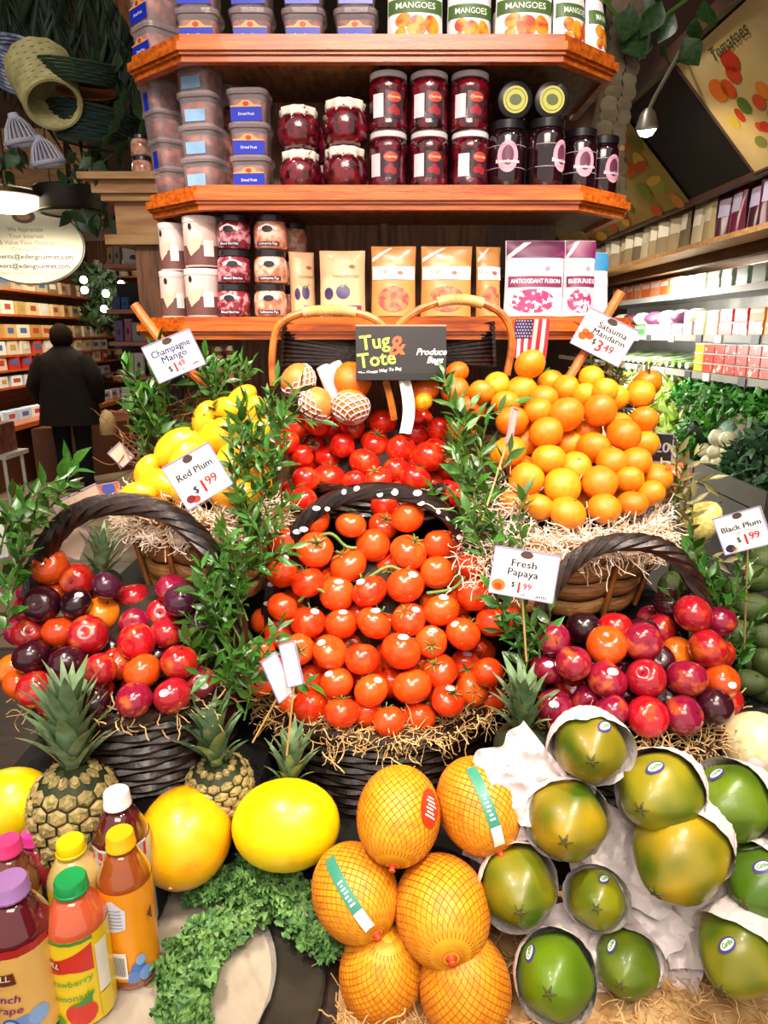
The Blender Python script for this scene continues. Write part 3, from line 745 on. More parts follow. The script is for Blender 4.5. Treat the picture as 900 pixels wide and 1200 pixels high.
front = [
 [(370, 609, 31, 32, s0), (411, 615, 37, 30), (449, 617, 32, 31), (478, 606, 37, 35)],
 [(333, 634, 31, 39), (369, 644, 43, 38), (408, 662, 45, 39), (437, 639, 37, 40), (479, 647, 45, 37), (513, 639, 34, 35), (533, 638, 30, 30)],
 [(331, 671, 33, 36), (361, 683, 39, 37), (395, 696, 37, 40, s0), (433, 693, 42, 37, sl), (475, 686, 43, 40, sr_), (512, 671, 37, 38), (535, 671, 28, 30), (553, 663, 34, 32)],
 [(331, 711, 34, 33), (361, 729, 43, 35, sr_), (400, 731, 37, 36, s0), (438, 730, 40, 37, s0), (479, 726, 41, 35, sr_), (517, 715, 45, 37, s0), (556, 697, 36, 42), (592, 724, 30, 30)],
 [(312, 728, 30, 32), (327, 743, 32, 32, s0), (350, 761, 33, 36), (387, 764, 40, 38, sl), (424, 772, 40, 36), (470, 763, 44, 43, s0), (505, 752, 32, 39, s0), (543, 743, 40, 37, sl), (577, 728, 38, 36)],
 [(305, 766, 30, 32), (304, 797, 32, 37), (363, 797, 34, 34), (395, 800, 38, 36, sl), (435, 809, 39, 36, sr_), (483, 804, 45, 40), (515, 787, 40, 39), (545, 780, 29, 34, s0), (563, 763, 26, 26), (572, 788, 33, 34)],
 [(343, 823, 26, 26), (363, 829, 33, 34), (400, 835, 42, 34), (429, 835, 26, 26), (456, 845, 37, 35), (491, 839, 35, 32), (525, 821, 39, 36, s0), (553, 808, 28, 33)],
]
def d_front(u, v): return .965 + (848-v)/243*.175 + ((u-445)/150)**2*.02
mound(B_tom, 'lining', (-.008, 1.175, .90), (.17, .12, .27), fill_m)
pile(front, d_front, .029, 3, lambda it: 'red tomato' + (' with white sticker' if len(it) > 4 else ''), 'in front basket', make_tomato, 'vine tomatoes in the front basket', 30, (325, 650, 575, 835))
# vine stems
for pts, lb in (([(352, 640), (385, 625), (405, 640), (418, 642)], 'upper left'), ([(430, 678), (455, 664), (475, 668), (490, 650)], 'centre'), ([(350, 705), (372, 690), (400, 715)], 'left'), ([(500, 695), (530, 690), (545, 676)], 'right')):
    Y = d_front(*pts[1]) - .012
    tag(ob('tomato_vine', MB().tube(px_path(pts, Y, 6), .0028, 6), cal_m), 'green tomato vine stem lying on the %s of the front pile' % lb, 'stem', 'vine stems')
backt = [
 [(373, 495, 30, 30), (396, 505, 33, 32), (448, 495, 34, 31), (493, 493, 29, 29), (504, 513, 24, 24), (487, 510, 30, 30)],
 [(336, 517, 28, 28), (368, 522, 28, 28), (407, 523, 35, 33), (439, 519, 33, 32), (469, 527, 34, 36), (503, 535, 37, 36)],
 [(360, 543, 22, 22, s0), (384, 537, 33, 27), (427, 542, 38, 31), (464, 551, 33, 28)],
 [(358, 563, 31, 31), (385, 562, 43, 35), (416, 566, 28, 28), (443, 562, 34, 30), (487, 562, 37, 32), (507, 569, 26, 26), (525, 577, 29, 29), (540, 582, 27, 27)],
 [(355, 587, 31, 31), (450, 592, 30, 30)]]
def d_back(u, v): return 1.215 + (590-v)/100*.075
mound(B_tb, 'lining', (.0, 1.36, 1.24), (.14, .08, .13), fill_m)
pile(backt, d_back, .0262, 5, lambda it: 'deep red tomato', 'behind the arched handle', make_tomato, 'tomatoes behind the handle', 12, (345, 495, 525, 580))
# ---- mandarins
peel = M('mandarin_peel', None, .38, objcol=True, noise=3, bump=(220, .25), coat=.25, rnd=.06)
ORM = [ball(20, 14, sq=s, dimple=d, low=.05, lobes=l).mesh('mandarin', peel) for s, d, l in ((.86, .06, 0), (.82, .05, 0), (.9, .0, 4))]
BUT = MB().lathe([(0, .82), (.09, .815), (.07, .84), (0, .845)], 8).mesh('stem_button', cal_m)
LEAFM = None
def leaf_mesh(mat, w=.17, fold=.1, droop=.15, name='leaf'):
    mb = MB(); n = 6; prof = [.02, .55, .95, 1, .75, .38, .02]
    vs = []
    for i in range(n+1):
        t = i/n; y = t; z = -droop*t*t
        vs += [(-w*prof[i], y, z + fold*prof[i]), (0, y, z), (w*prof[i], y, z + fold*prof[i])]
    fs = []
    for i in range(n):
        a = 3*i; fs += [(a, a+1, a+4, a+3), (a+1, a+2, a+5, a+4)]
    return mb.add(vs, fs).mesh(name, mat)
LEAF = [leaf_mesh(leaf_m, .15, .06, .1), leaf_mesh(leaf_m, .19, .05, .25), leaf_mesh(leaf_m, .13, .09, -.1)]
def make_orange(it, rr, group):
    lab = it['lab'] or 'mandarin half buried in the pile of the right bushel basket'
    t = rr.random(); c, c2 = hexc('#f07e0a'), hexc('#f69a14')
    col = tuple(a*(1-t)+b*t for a, b in zip(c, c2))
    if it['opt'] == 'y': col = hexc('#f4a818')  # blown-out glare on the back mandarins put into the peel colour
    rot = Matrix.Rotation(rr.uniform(-.5, .5), 3, 'Y') @ Matrix.Rotation(rr.uniform(-1.2, .9), 3, 'X') @ Matrix.Rotation(rr.uniform(0, 6), 3, 'Z')
    asp = it['w']/it['h']
    th = thing('mandarin', lab, 'mandarin', it['p'], None, group)
    ob('fruit', ORM[rr.randrange(3)], parent=th, rot=rot, scale=(it['r']*1.05, it['r']*1.05, it['r']*1.05), color=col)
    ob('stem_button', BUT, parent=th, rot=rot, scale=it['r']*1.05)
    if rr.random() < .22:
        l = rot @ Vector((0, 0, .85))*it['r']
        ob('leaf', LEAF[rr.randrange(3)], parent=th, loc=l, rot=(rr.uniform(.1, .6), rr.uniform(-.4, .4), rr.uniform(0, 6)), scale=.035)
orng = [
 [(621, 427, 36, 31), (693, 442, 28, 28, 'y'), (645, 449, 32, 31), (663, 454, 30, 30)],
 [(582, 450, 30, 26, 'y'), (611, 458, 33, 37), (637, 466, 33, 30), (685, 463, 28, 28, 'y'), (709, 458, 28, 28, 'y'), (720, 466, 26, 26, 'y')],
 [(564, 460, 28, 28), (592, 473, 31, 31), (630, 481, 31, 31), (663, 486, 39, 39), (703, 481, 36, 36)],
 [(600, 494, 35, 35), (640, 507, 39, 34), (667, 521, 28, 28), (689, 507, 34, 30), (731, 509, 37, 36)],
 [(595, 530, 40, 40), (643, 538, 38, 35), (675, 546, 35, 31), (696, 525, 41, 36), (717, 541, 32, 34), (744, 541, 35, 35)],
 [(617, 562, 37, 38), (659, 570, 44, 37), (703, 566, 42, 34), (737, 562, 33, 30), (771, 559, 27, 27), (763, 578, 30, 30)],
 [(599, 587, 28, 28), (631, 594, 33, 33), (665, 601, 48, 33), (708, 596, 39, 32), (741, 590, 37, 29)],
]
def d_or(u, v): return 1.068 + (605-v)/175*.17 + ((u-680)/110)**2*.025
mound(B_or, 'lining_mound', (.322, 1.25, 1.19), (.115, .065, .22), fill_m)
pile(orng, d_or, .0275, 8, lambda it: 'orange mandarin', 'in right bushel', make_orange, 'mandarins in the right bushel basket', 34, (595, 450, 765, 595), rmin=.8, relaxk=.84)
# oranges around the black box sign
for i, (u, v, w, Y, lb) in enumerate(((413, 446, 46, 1.285, 'orange half hidden left of the black bag box'), (497, 456, 38, 1.285, 'orange peeking out under the right of the black bag box'), (496, 471, 25, 1.262, 'small yellow orange below the black bag box'),
                        (535, 437, 30, 1.29, 'orange just right of the black bag box'), (533, 457, 34, 1.275, 'orange behind leaves right of the black bag box'), (555, 478, 32, 1.25, 'orange behind leaves between box and mandarins'), (545, 505, 32, 1.245, 'orange low behind leaves beside back tomatoes'))):
    t = T(u, v, Y); th = thing('orange', lb, 'orange', P(u, v, Y), None, 'oranges around the black box')
    ob('fruit', ORM[i % 2], parent=th, scale=w/2*t/F, rot=(R.uniform(-1, 1), R.uniform(-1, 1), 0), color=hexc('#ee6c08') if i != 2 else hexc('#f8a010')); ob('stem_button', BUT, parent=th, scale=w/2*t/F, rot=(R.uniform(-1, .5), 0, 0))
# asian pears in foam nets
pear_m = M('pear_skin', '#d8883c', .45, noise=40, col2='#c06c2c', bump=(300, .15))
net_w = M('foam_net', '#f2d8d4', .7, noise=30)
def net(rx, rz, nh, tw, z0, z1, r, mat, seg=20, off=1.02):
    mb = MB()
    for sgn in (1, -1):
        for k in range(nh):
            pts = []
            for i in range(seg+1):
                q = z0 + (z1-z0)*i/seg; a = 2*pi*k/nh + sgn*tw*q
                c = sqrt(max(0, 1-q*q)); pts.append((rx*off*c*cos(a), rx*off*c*sin(a), rz*off*q))
            mb.tube(pts, r, 3, cap=False)
    return mb.mesh('net', mat)
PEAR = ball(22, 14, sq=.92, dimple=.1).mesh('pear', pear_m); PNET = net(1, .93, 11, 1.6, -.95, .35, .05, net_w, 14, 1.03)
for i, (u, v, w, Y, rx, ry) in enumerate(((349, 446, 42, 1.29, .3, -1.9), (371, 474, 42, 1.262, .2, 2.6), (411, 476, 44, 1.262, -.5, .3))):
    t = T(u, v, Y); th = thing('asian_pear', 'tan asian pear in white foam net, %s' % ('upper left by the leaves', 'lower left above the tomatoes', 'right, below the black box')[i], 'pear', P(u, v, Y), (rx, ry*.4, 0), 'asian pears in foam nets')
    ob('fruit', PEAR, parent=th, scale=w/2*t/F); ob('foam_net', PNET, parent=th, scale=w/2*t/F)
for i, (u, v) in enumerate(((388, 452), (402, 448))):
    tag(ob('foam_sleeve', MB().tube([P(u-10, v-22, 1.31), P(u, v, 1.30), P(u+10, v+22, 1.29)], [.013, .015, .012], 10), net_w), ('left', 'right')[i] + ' rolled white foam sleeve beside the netted pears', 'foam sleeve')
# ---- plums
plum_m = M('plum_skin', None, .18, objcol=True, col2='#e06a14', noise=1.1, ramp=(.54, .8), coat=.6, rnd=.1)
plum_d = M('plum_dark_skin', None, .22, objcol=True, noise=2.5, coat=.5)
PLM = [ball(22, 14, sq=.92, dimple=.18, low=.04, fn=lambda x, y, z: (x, y*(1-.05*math.exp(-(x/.15)**2)*(1 if y < 0 else 0)), z)).mesh('plum', m) for m in (plum_m, plum_d)]
PST = MB().tube([(0, 0, .7), (.03, 0, .85), (.05, .02, .95)], [.05, .04, .03], 5).mesh('stem', M('plum_stem', '#4a3018', .7))
PC = {'r': ('#a31520', 0), 'b': ('#b80f1e', 0), 'd': ('#3c0d1c', 1), 'p': ('#4a1a34', 1), 'm': ('#8a1232', 0), 'o': ('#d84a12', 0), 'y': ('#e87814', 0), 'k': ('#260a14', 1)}
def make_plum(it, rr, group):
    left = 'left' in group
    lab = it['lab'] or ('plum half buried in the %s plum basket' % ('left' if left else 'right'))
    c, k = PC[it['opt'] or rr.choice('rmd')]
    th = thing('plum', lab, 'plum', it['p'], None, group)
    rot = Matrix.Rotation(rr.uniform(-.8, .8), 3, 'Y') @ Matrix.Rotation(rr.uniform(-.6, 1.4), 3, 'X') @ Matrix.Rotation(rr.uniform(0, 6), 3, 'Z')
    ob('fruit', PLM[k], parent=th, rot=rot, scale=it['r']*1.04, color=hexc(c))
    if rr.random() < .4: ob('stem', PST, parent=th, rot=rot, scale=it['r']*1.04)
    if rr.random() < .1: ob('sticker', STK, parent=th, rot=facing(it['p'], full=1) @ Matrix.Rotation(rr.uniform(-.6, .6), 3, 'Z') @ Matrix.Rotation(rr.uniform(-.6, .3), 3, 'X'), scale=(it['r']*1.03))
PN = {'r': 'red plum', 'b': 'bright red plum', 'd': 'dark purple plum', 'p': 'dusky purple plum', 'm': 'magenta plum', 'o': 'orange-red plum', 'y': 'yellow-orange plum', 'k': 'black plum'}
lp = [
 [(57, 663, 40, 42, 'o'), (90, 680, 39, 36, 'r'), (125, 686, 33, 30, 'p'), (66, 696, 26, 26, 'o')],
 [(49, 708, 39, 40, 'd'), (89, 707, 35, 32, 'k'), (120, 719, 44, 36, 'y'), (189, 720, 30, 26, 'b'), (212, 703, 39, 36, 'p'), (245, 704, 32, 32, 'p')],
 [(33, 743, 36, 32, 'r'), (70, 740, 36, 39, 'o'), (103, 744, 46, 42, 'r'), (157, 730, 36, 30, 'm'), (196, 741, 39, 37, 'r'), (235, 732, 30, 30, 'p')],
 [(37, 769, 40, 39, 'd'), (79, 778, 42, 40, 'd'), (126, 762, 33, 31, 'd'), (160, 752, 43, 39, 'b'), (16, 785, 28, 32, 'y'), (210, 776, 41, 38, 'r')],
 [(24, 801, 30, 30, 'o'), (117, 785, 39, 33, 'r'), (167, 787, 44, 38, 'o'), (235, 800, 28, 28, 'm'), (42, 808, 40, 42, 'r')],
 [(64, 820, 38, 38, 'b'), (110, 822, 36, 34, 'd'), (157, 820, 42, 37, 'm'), (202, 815, 43, 39, 'r')],
]
def d_lp(u, v): return .885 + (822-v)/130*.115 + ((u-130)/125)**2*.02
mound(B_pl, 'lining', (-.405, 1.07, .99), (.14, .10, .15), fill_m)
pile(lp, d_lp, .0262, 11, lambda it: PN[it[4]] if len(it) > 4 else 'plum', 'in left basket', make_plum, 'plums in the left basket', 20, (20, 690, 245, 815))
rp = [
 [(785, 708, 30, 30, 'd'), (812, 719, 41, 41, 'r'), (763, 726, 32, 32, 'm')],
 [(684, 736, 40, 39, 'k'), (721, 736, 30, 30, 'b'), (772, 738, 31, 31, 'r'), (788, 741, 27, 29, 'd')],
 [(648, 748, 36, 37, 'm'), (711, 756, 47, 40, 'o'), (753, 752, 41, 43, 'm'), (794, 765, 35, 31, 'y'), (830, 760, 44, 43, 'r'), (771, 774, 28, 28, 'd')],
 [(641, 783, 28, 28, 'm'), (672, 777, 38, 41, 'm'), (712, 797, 47, 41, 'm'), (757, 795, 43, 42, 'r'), (805, 795, 46, 41, 'm'), (846, 798, 38, 38, 'o')],
 [(670, 804, 33, 33, 'r'), (690, 822, 32, 32, 'm'), (731, 819, 26, 26, 'd'), (776, 816, 26, 26, 'd')],
 [(717, 833, 38, 35, 'm'), (759, 840, 46, 43, 'b'), (801, 838, 44, 41, 'm'), (838, 827, 40, 40, 'd')],
]
def d_rp(u, v): return .868 + (842-v)/130*.115 + ((u-755)/110)**2*.015
mound(B_pr, 'lining', (.385, 1.03, .95), (.12, .09, .14), fill_m)
pile(rp, d_rp, .0272, 13, lambda it: PN[it[4]] if len(it) > 4 else 'plum', 'in right basket', make_plum, 'plums in the right basket', 16, (650, 725, 850, 830))
# ---- mangoes
mango_m = M('mango_skin', '#f6b41c', .3, noise=1.5, col2='#f08c14', ramp=(.5, .8), coat=.3, rnd=.05)
MANG = ball(22, 14, sq=1, dimple=0, fn=lambda x, y, z: (x*.78 + .12*z*z, y*.66, z*1.25 + .08*x)).mesh('mango', mango_m)
mrows = [[(263, 480, 34, 30, 1.2), (282, 470, 34, 30, .6), (297, 486, 34, 30, .2), (240, 492, 34, 30, .2)], [(208, 523, 46, 42, .9), (258, 511, 58, 36, 1.2), (300, 515, 40, 36, .5)], [(172, 553, 36, 28, .3), (219, 533, 38, 34, .8), (272, 541, 46, 40, .4), (297, 555, 44, 40, -.3)],
         [(182, 570, 60, 36, 1.2), (232, 570, 50, 38, 1.4), (275, 578, 48, 38, 1.5), (160, 580, 36, 30, 1.2)]]
def make_mango(it, rr, group):
    th = thing('mango', it['lab'], 'mango', it['p'], (rr.uniform(-.3, .3), it['opt'], rr.uniform(-.5, .5)), group)
    ob('fruit', MANG, parent=th, scale=it['r']*1.12)
    ob('stem', PST, parent=th, loc=(.005, 0, it['r']*.55), scale=it['r']*.7)
mound(B_man, 'lining_mound', (-.312, 1.225, 1.23), (.105, .085, .12), fill_m)
pile(mrows, lambda u, v: 1.085 + (580-v)/110*.12, .026, 17, lambda it: 'yellow mango', 'in the left bushel', make_mango, 'mangoes in the left bushel basket', 0, relaxk=.75, rmin=.5)
# ================================================================== FRONT OF THE TABLE
def PZ(u, v, z):
    d = ray(u, v); return Vector((0, 0, CAMZ)) + d*((z-CAMZ)/d.z)
# ---- wood wool beds and rims
wool('wood_wool', 'tan wood wool spread under the papayas and netted melons', 1900, lambda rr: ((rr.uniform(-.06, .62), rr.uniform(.5, .86), .705 + abs(rr.gauss(0, .008))), Vector((0, 0, 1))), straw_m, .05, .0009, 2)
tag(ob('straw_mat', MB().grid(lambda i, j: (-.06 + .68*i, .48 + .4*j, .7015 + .006*mnoise.noise((i*9, j*7, 0)) + .004), 40, 24), straw_m), 'matted layer of tan wood wool on the table front', 'wood wool', kind='stuff')
wool('wood_wool', 'wood wool hanging over the rim of the tomato basket', 620, rim_sampler(-.008, 1.14, .925, .208, .182, pi*1.08, pi*1.95), straw_m, .05, .0009, 3)
wool('wood_wool', 'wood wool on the rim of the right plum basket', 380, rim_sampler(.385, .99, .968, .147, .137, pi*1.1, pi*2.0), straw_m, .045, .0009, 4)
wool('wood_wool', 'few wood wool strands on the rim of the left plum basket', 160, rim_sampler(-.405, 1.03, 1.008, .17, .155, pi*1.0, pi*1.95), straw_m, .045, .0009, 5)
wool('wood_wool', 'pale wood wool draped over the mandarin basket rim', 1500, rim_sampler(.322, 1.19, 1.222, .162, .135, pi*1.05, pi*1.98, drop=.02), straw_lt, .055, .0009, 6)
wool('wood_wool', 'pale wood wool draped over the mango basket rim', 1300, rim_sampler(-.312, 1.19, 1.252, .132, .118, pi*.95, pi*1.9, drop=.022), straw_lt, .05, .0009, 7)
tag(ob('wool_sheet', MB().grid(lambda i, j: (lambda a, k: Vector((.322 + .168*k*cos(a), 1.19 + .14*k*sin(a), 1.228 - .03*j*j + .004*mnoise.noise((i*20, j*5, 1)))))(pi*1.05 + pi*.92*i, .9 + .13*j), 50, 6), straw_lt), 'matted pale wood wool under the mandarins', 'wood wool', kind='stuff')
tag(ob('wool_sheet', MB().grid(lambda i, j: (lambda a, k: Vector((-.312 + .138*k*cos(a), 1.19 + .125*k*sin(a), 1.262 - .045*j*j + .004*mnoise.noise((i*20, j*5, 4)))))(pi*.95 + pi*.92*i, .88 + .15*j), 50, 6), straw_lt), 'matted pale wood wool under the mangoes', 'wood wool', kind='stuff')
wool('wood_wool', 'brown twiggy wood wool behind the champagne mango sign', 420, lambda rr: ((rr.uniform(-.45, -.27), rr.uniform(1.22, 1.3), 1.36 + rr.gauss(0, .03)), Vector((0, -1, .3))), M('twig_brown', '#8a5a34', .7, noise=30), .09, .0011, 8)

# ---- round tray with plastic over it
tr = thing('round_tray', 'round dark metal tray lined with clear plastic under the bottles', 'tray', (-.31, .72, .70))
ob('tray', MB().lathe([(0, .0), (.155, .0), (.163, .004), (.168, .012), (.172, .0135), (.222, .0145), (.228, .017), (.232, .0145), (.232, .0), (.22, -.0)], 64), M('tray_metal', '#4c4640', .42, metal=.5, noise=14, col2='#3c3630'), tr)
ob('liner', MB().lathe([(0, .0095), (.158, .0095), (.158, .006), (0, .006)], 48), M('liner_paper', '#b8a488', .5, noise=9, col2='#a08c70'), tr)
ob('plastic_film', MB().grid(lambda i, j: (lambda x, y: Vector((x, y, .014 + .012*abs(mnoise.noise((x*34+y*18, y*4, 3))) + .003*mnoise.noise((x*40, y*40, 1)))))((.01+.155*i)*cos(2*pi*j), (.01+.155*i)*sin(2*pi*j)), 40, 120), M('film', '#efe6da', .06, alpha=.34, spec=1, coat=1), tr)

# ---- smooth yellow melons
yel = M('melon_yellow', '#fbd908', .32, noise=2.5, col2='#f4be06', ramp=(.45, .8), bump=(14, .12), coat=.2)
yel2 = M('melon_gold', '#f2b40c', .34, noise=2.0, col2='#e8920c', ramp=(.45, .8), bump=(14, .12), coat=.2)
def rugby(asp, m=16, n=28): return MB().lathe([(sin(pi*i/m)**.95 if 0 < i < m else 0, -cos(pi*i/m)*asp) for i in range(m+1)], n)
YM = [rugby(1.25).mesh('melon', yel), rugby(1.06).mesh('melon', yel2)]
NUB = MB().lathe([(0, -1.12), (.045, -1.14), (.05, -1.17), (0, -1.18)], 10).mesh('stem_scar', M('stem_scar', '#c09850', .6))
for k, (u, v, rr_, Y, rot, mi, lb) in enumerate(((335, 966, .0645, .86, (.25, 1.42, .1), 0, 'bright yellow melon lying sideways in front of the tomato basket'),
        (217, 980, .069, .865, (-1.2, .1, 0), 1, 'golden yellow melon standing with its stem scar forward beside the bottles'),
        (8, 946, .056, .88, (.2, 1.2, .2), 0, 'yellow melon cut off by the left edge beside the pineapple'))):
    t = thing('yellow_melon', lb, 'melon', P(u, v, Y), rot, 'smooth yellow melons'); ob('fruit', YM[mi], parent=t, scale=rr_); ob('stem_scar', NUB, parent=t, scale=(rr_, rr_, rr_*(1.12 if mi == 0 else .955)))
ob('step', MB().box((-.45, .83, .745), (.24, .1, .09)), cloth_dk, tb, smooth=False)
# ---- netted melons
ntm = M('netted_melon_skin', '#eaa31a', .45, noise=3, col2='#d47c0c', ramp=(.4, .75), bump=(40, .2), rnd=.06)
nt_m = M('net_orange', '#c86a10', .5, noise=20)
NM = rugby(1.17).mesh('melon', ntm); NN = net(1, 1.17, 34, 1.15, -.985, .985, .0085, nt_m, 22, 1.006)
NT = MB().lathe([(.16, -1.13), (.07, -1.19), (.05, -1.22), (.085, -1.27), (.06, -1.3), (0, -1.3)], 12).mesh('net_tie', M('tie_red', '#e04a14', .5))
def S_mel(a, b, off):
    q = max(-.999, min(.999, b)); c = sqrt(1-q*q)
    return Vector(((c+off)*sin(a/max(c, .25)), -(c+off)*cos(a/max(c, .25)), q*(1.17+off)))
BAND = patch(S_mel, -.13, .13, -.85, .45, .025, 5, 16).mesh('band', flat('#3c8c74', .4))
BANDW = patch(S_mel, -.12, .12, -.95, -.72, .03, 5, 5); BANDW = BANDW.mesh('band_print', flat('#e4e8e4', name='band_pale'))
BTX = MB()
for k in range(7): patch(S_mel, -.07 + .02*(k % 2), .06 - .02*(k % 3), -.62 + .07*k, -.585 + .07*k, .04, 3, 1, BTX)
BTX = BTX.mesh('band_marks', flat('#d8f0e4'))
STR = disc(S_mel, 0, 0, .3, .38, .03, 20).mesh('sticker', flat('#d83418', .35)); STR2 = MB()
for k in range(6): patch(S_mel, -.16 + .04*(k % 2), .16 - .05*(k % 3), -.2 + .07*k, -.165 + .07*k, .045, 3, 1, STR2)
STR2 = STR2.mesh('sticker_marks', flat('#f4ece0'))
# (u, v, r, Y, rx tilt, ry roll, turn of the print, kind, label)
NML = [(467, 955, .056, .79, -.38, .12, .8, 's', 'netted orange melon with red oval sticker, top left of the heap'), (561, 943, .057, .815, -.35, -.5, .2, 'b', 'netted orange melon with green band, top right of the heap'),
       (416, 1045, .056, .755, -.55, -.5, -.2, 'b', 'netted orange melon with green band beside the kale'), (518, 1066, .062, .735, -.75, -.25, 2.0, 'n', 'round netted melon in the middle of the heap with its tie forward'),
       (447, 1140, .055, .715, .9, .2, 2.0, 'n', 'netted melon at the bottom left of the heap'), (545, 1156, .058, .69, .7, -.2, 2.0, 'n', 'netted melon at the bottom right of the heap')]
for u, v, r, Y, rx, ry, pr, kd, lb in NML:
    p = P(u, v, Y); mrot = facing(p, full=1) @ Matrix.Rotation(ry, 3, 'Y') @ Matrix.Rotation(rx, 3, 'X')
    t = thing('netted_melon', lb, 'melon', p, mrot, 'netted melons', r)
    ob('fruit', NM, parent=t); ob('net', NN, parent=t); ob('net_tie', NT, parent=t)
    if kd == 'b':
        b = ob('band', BAND, parent=t, rot=(0, 0, pr)); ob('band_print', BANDW, parent=b); ob('band_marks', BTX, parent=b)
    if kd == 's':
        b = ob('sticker', STR, parent=t, rot=(0, 0, pr)); ob('sticker_marks', STR2, parent=b)
ob('step', MB().box((.06, .86, .755), (.13, .12, .11)), cloth_dk, tb, smooth=False)
# ---- papayas in paper
pap = M('papaya_skin', None, .34, objcol=True, col2='#47620f', noise=.85, ramp=(.36, .72), coat=.15, bump=(5, .12), detail=1.2)
def pap_r(z):  # z from -1.15 (blossom end) to 1.6 (neck)
    if z < 0: return max(0, 1-(z/-1.15)**1.75)**.72
    return max(.0, 1 - .42*(z/1.6)**1.6) if z < 1.45 else .6*max(0, 1-((z-1.45)/.18)**2)**.5
zl = [-1.15, -1.13, -1.08, -1.0, -.85, -.65, -.4, -.15, .1, .4, .7, 1.0, 1.25, 1.45, 1.55, 1.63]
PAP = MB().lathe([(pap_r(z), z) for z in zl], 28, fn=lambda x, y, z: (lambda a: (x*(1+.035*cos(5*a)), y*(1+.035*cos(5*a)), z))(atan2(y, x))).mesh('papaya', pap)
def star():
    mb = MB()
    for k in range(5):
        a = 2*pi*k/5; mb.tube([(0, 0, -1.15), (.1*cos(a), .1*sin(a), -1.145), (.2*cos(a), .2*sin(a), -1.10)], [.05, .03, .006], 4)
    return mb.mesh('blossom_scar', M('scar_brown', '#5a5a24', .7))
PSTAR = star()
def S_pap(a, b, off):
    r = pap_r(b); return Vector(((r+off)*sin(a/max(r, .3)), -(r+off)*cos(a/max(r, .3)), b))
PSK = disc(S_pap, 0, -.5, .22, .15, .035, 18, rot=.9).mesh('sticker', flat('#4a3c8c', .3)); PSK2 = disc(S_pap, 0, -.5, .17, .10, .05, 18, rot=.9); PSK2 = PSK2.mesh('sticker_face', flat('#dfe8d8', .3))
PSK3 = text(S_pap, 'Caribe', 0, -.5, .14, .06, .02, rot=.9, shear=.3, width=.26).mesh('lettering', flat('#3a9030'))
paper = M('wrap_paper', '#ece0de', .65, noise=5, col2='#d8ccce', bump=(10, .35))
def wrap(seed, z0, open_, flare):
    rr = random.Random(seed); ph = rr.uniform(0, 6)
    def f(i, j):
        a = 2*pi*i; zf = z0 + open_*sin(a+ph) + .12*mnoise.noise((cos(a)*2+seed, sin(a)*2, 0))
        z = zf + (1.75-zf)*j; base = max(pap_r(z), .45) if z < 1.4 else .5
        k = base*1.05 + .02 + flare*(1-j)**3*(.6+.4*sin(2*a+ph*2)) + .10*abs(mnoise.noise((cos(a)*4, sin(a)*4+seed, j*3)))*(.3+j) + .03*mnoise.noise((a*6, j*9, seed))
        return Vector((k*cos(a), k*sin(a), z))
    return MB().grid(f, 72, 24).mesh('paper_wrap', paper)
PLIST = [ # u, v, w, Y, tip tilt down, turn, colour, paper (z0, open, flare) or None, sticker angle or None, label
 (692, 882, 84, .775, .32, .1, '#a0841a', (-.25, .25, .22), .35, 'yellow-green papaya in white paper on top of the stack'),
 (663, 972, 92, .74, .45, .0, '#a88a18', (.0, .2, .08), None, 'yellow papaya below the topmost one, beside the netted melons'),
 (763, 938, 95, .755, .4, -.35, '#9a8e1c', (-.05, .2, .1), .15, 'half yellow, half green papaya in the middle of the upper row'),
 (847, 946, 88, .775, .35, -.4, '#6a8410', (-.1, .3, .18), -.2, 'green papaya at the right of the upper row'),
 (783, 1022, 106, .715, .85, -.5, '#b4941a', (.35, .2, .08), None, 'large yellow papaya slanting down through the middle of the stack'),
 (608, 1052, 88, .72, .5, .1, '#8e8216', (-.1, .25, .14), None, 'olive papaya at the left end of the middle row'),
 (699, 1058, 66, .735, .25, .05, '#80800e', (.1, .2, .15), .2, 'small olive papaya deep between its neighbours'),
 (885, 1046, 88, .715, .6, -.4, '#4f780e', (.1, .2, .08), .3, 'bright green papaya cut off by the right edge'),
 (647, 1153, 90, .665, .35, -.1, '#64840c', (-.25, .25, .16), -.8, 'green papaya at the bottom left of the stack'),
 (731, 1141, 74, .70, .55, -.1, '#66760e', (.25, .25, .2), -.5, 'small green papaya at the bottom under loose paper'),
 (856, 1136, 92, .665, .95, -.35, '#a09220', (.3, .35, .18), .1, 'yellow-green papaya at the bottom right with purple sticker'),
 (905, 1108, 70, .70, .4, -.2, '#5f7f16', None, None, 'green papaya barely showing at the lower right edge')]
for k, (u, v, w, Y, tilt, turn, c, pw, stk, lb) in enumerate(PLIST):
    r = w/2*T(u, v, Y)/F; p = P(u, v, Y)
    base = facing(p, full=1) @ Matrix.Rotation(turn, 3, 'Z') @ Matrix.Rotation(tilt, 3, 'X')
    back = base @ Vector((0, 1, 0)); t = thing('papaya', lb, 'papaya', p + back*r*.5, base @ Matrix.Rotation(-pi/2, 3, 'X'), 'papayas stacked in white paper', r)
    ob('fruit', PAP, parent=t, color=hexc(c)); ob('blossom_scar', PSTAR, parent=t)
    if pw: ob('paper_wrap', wrap(k*3+1, *pw), parent=t, label='crumpled white paper')
    if stk is not None:
        s = ob('sticker', PSK, parent=t, rot=(0, 0, stk)); ob('sticker_face', PSK2, parent=s); ob('lettering', PSK3, parent=s)
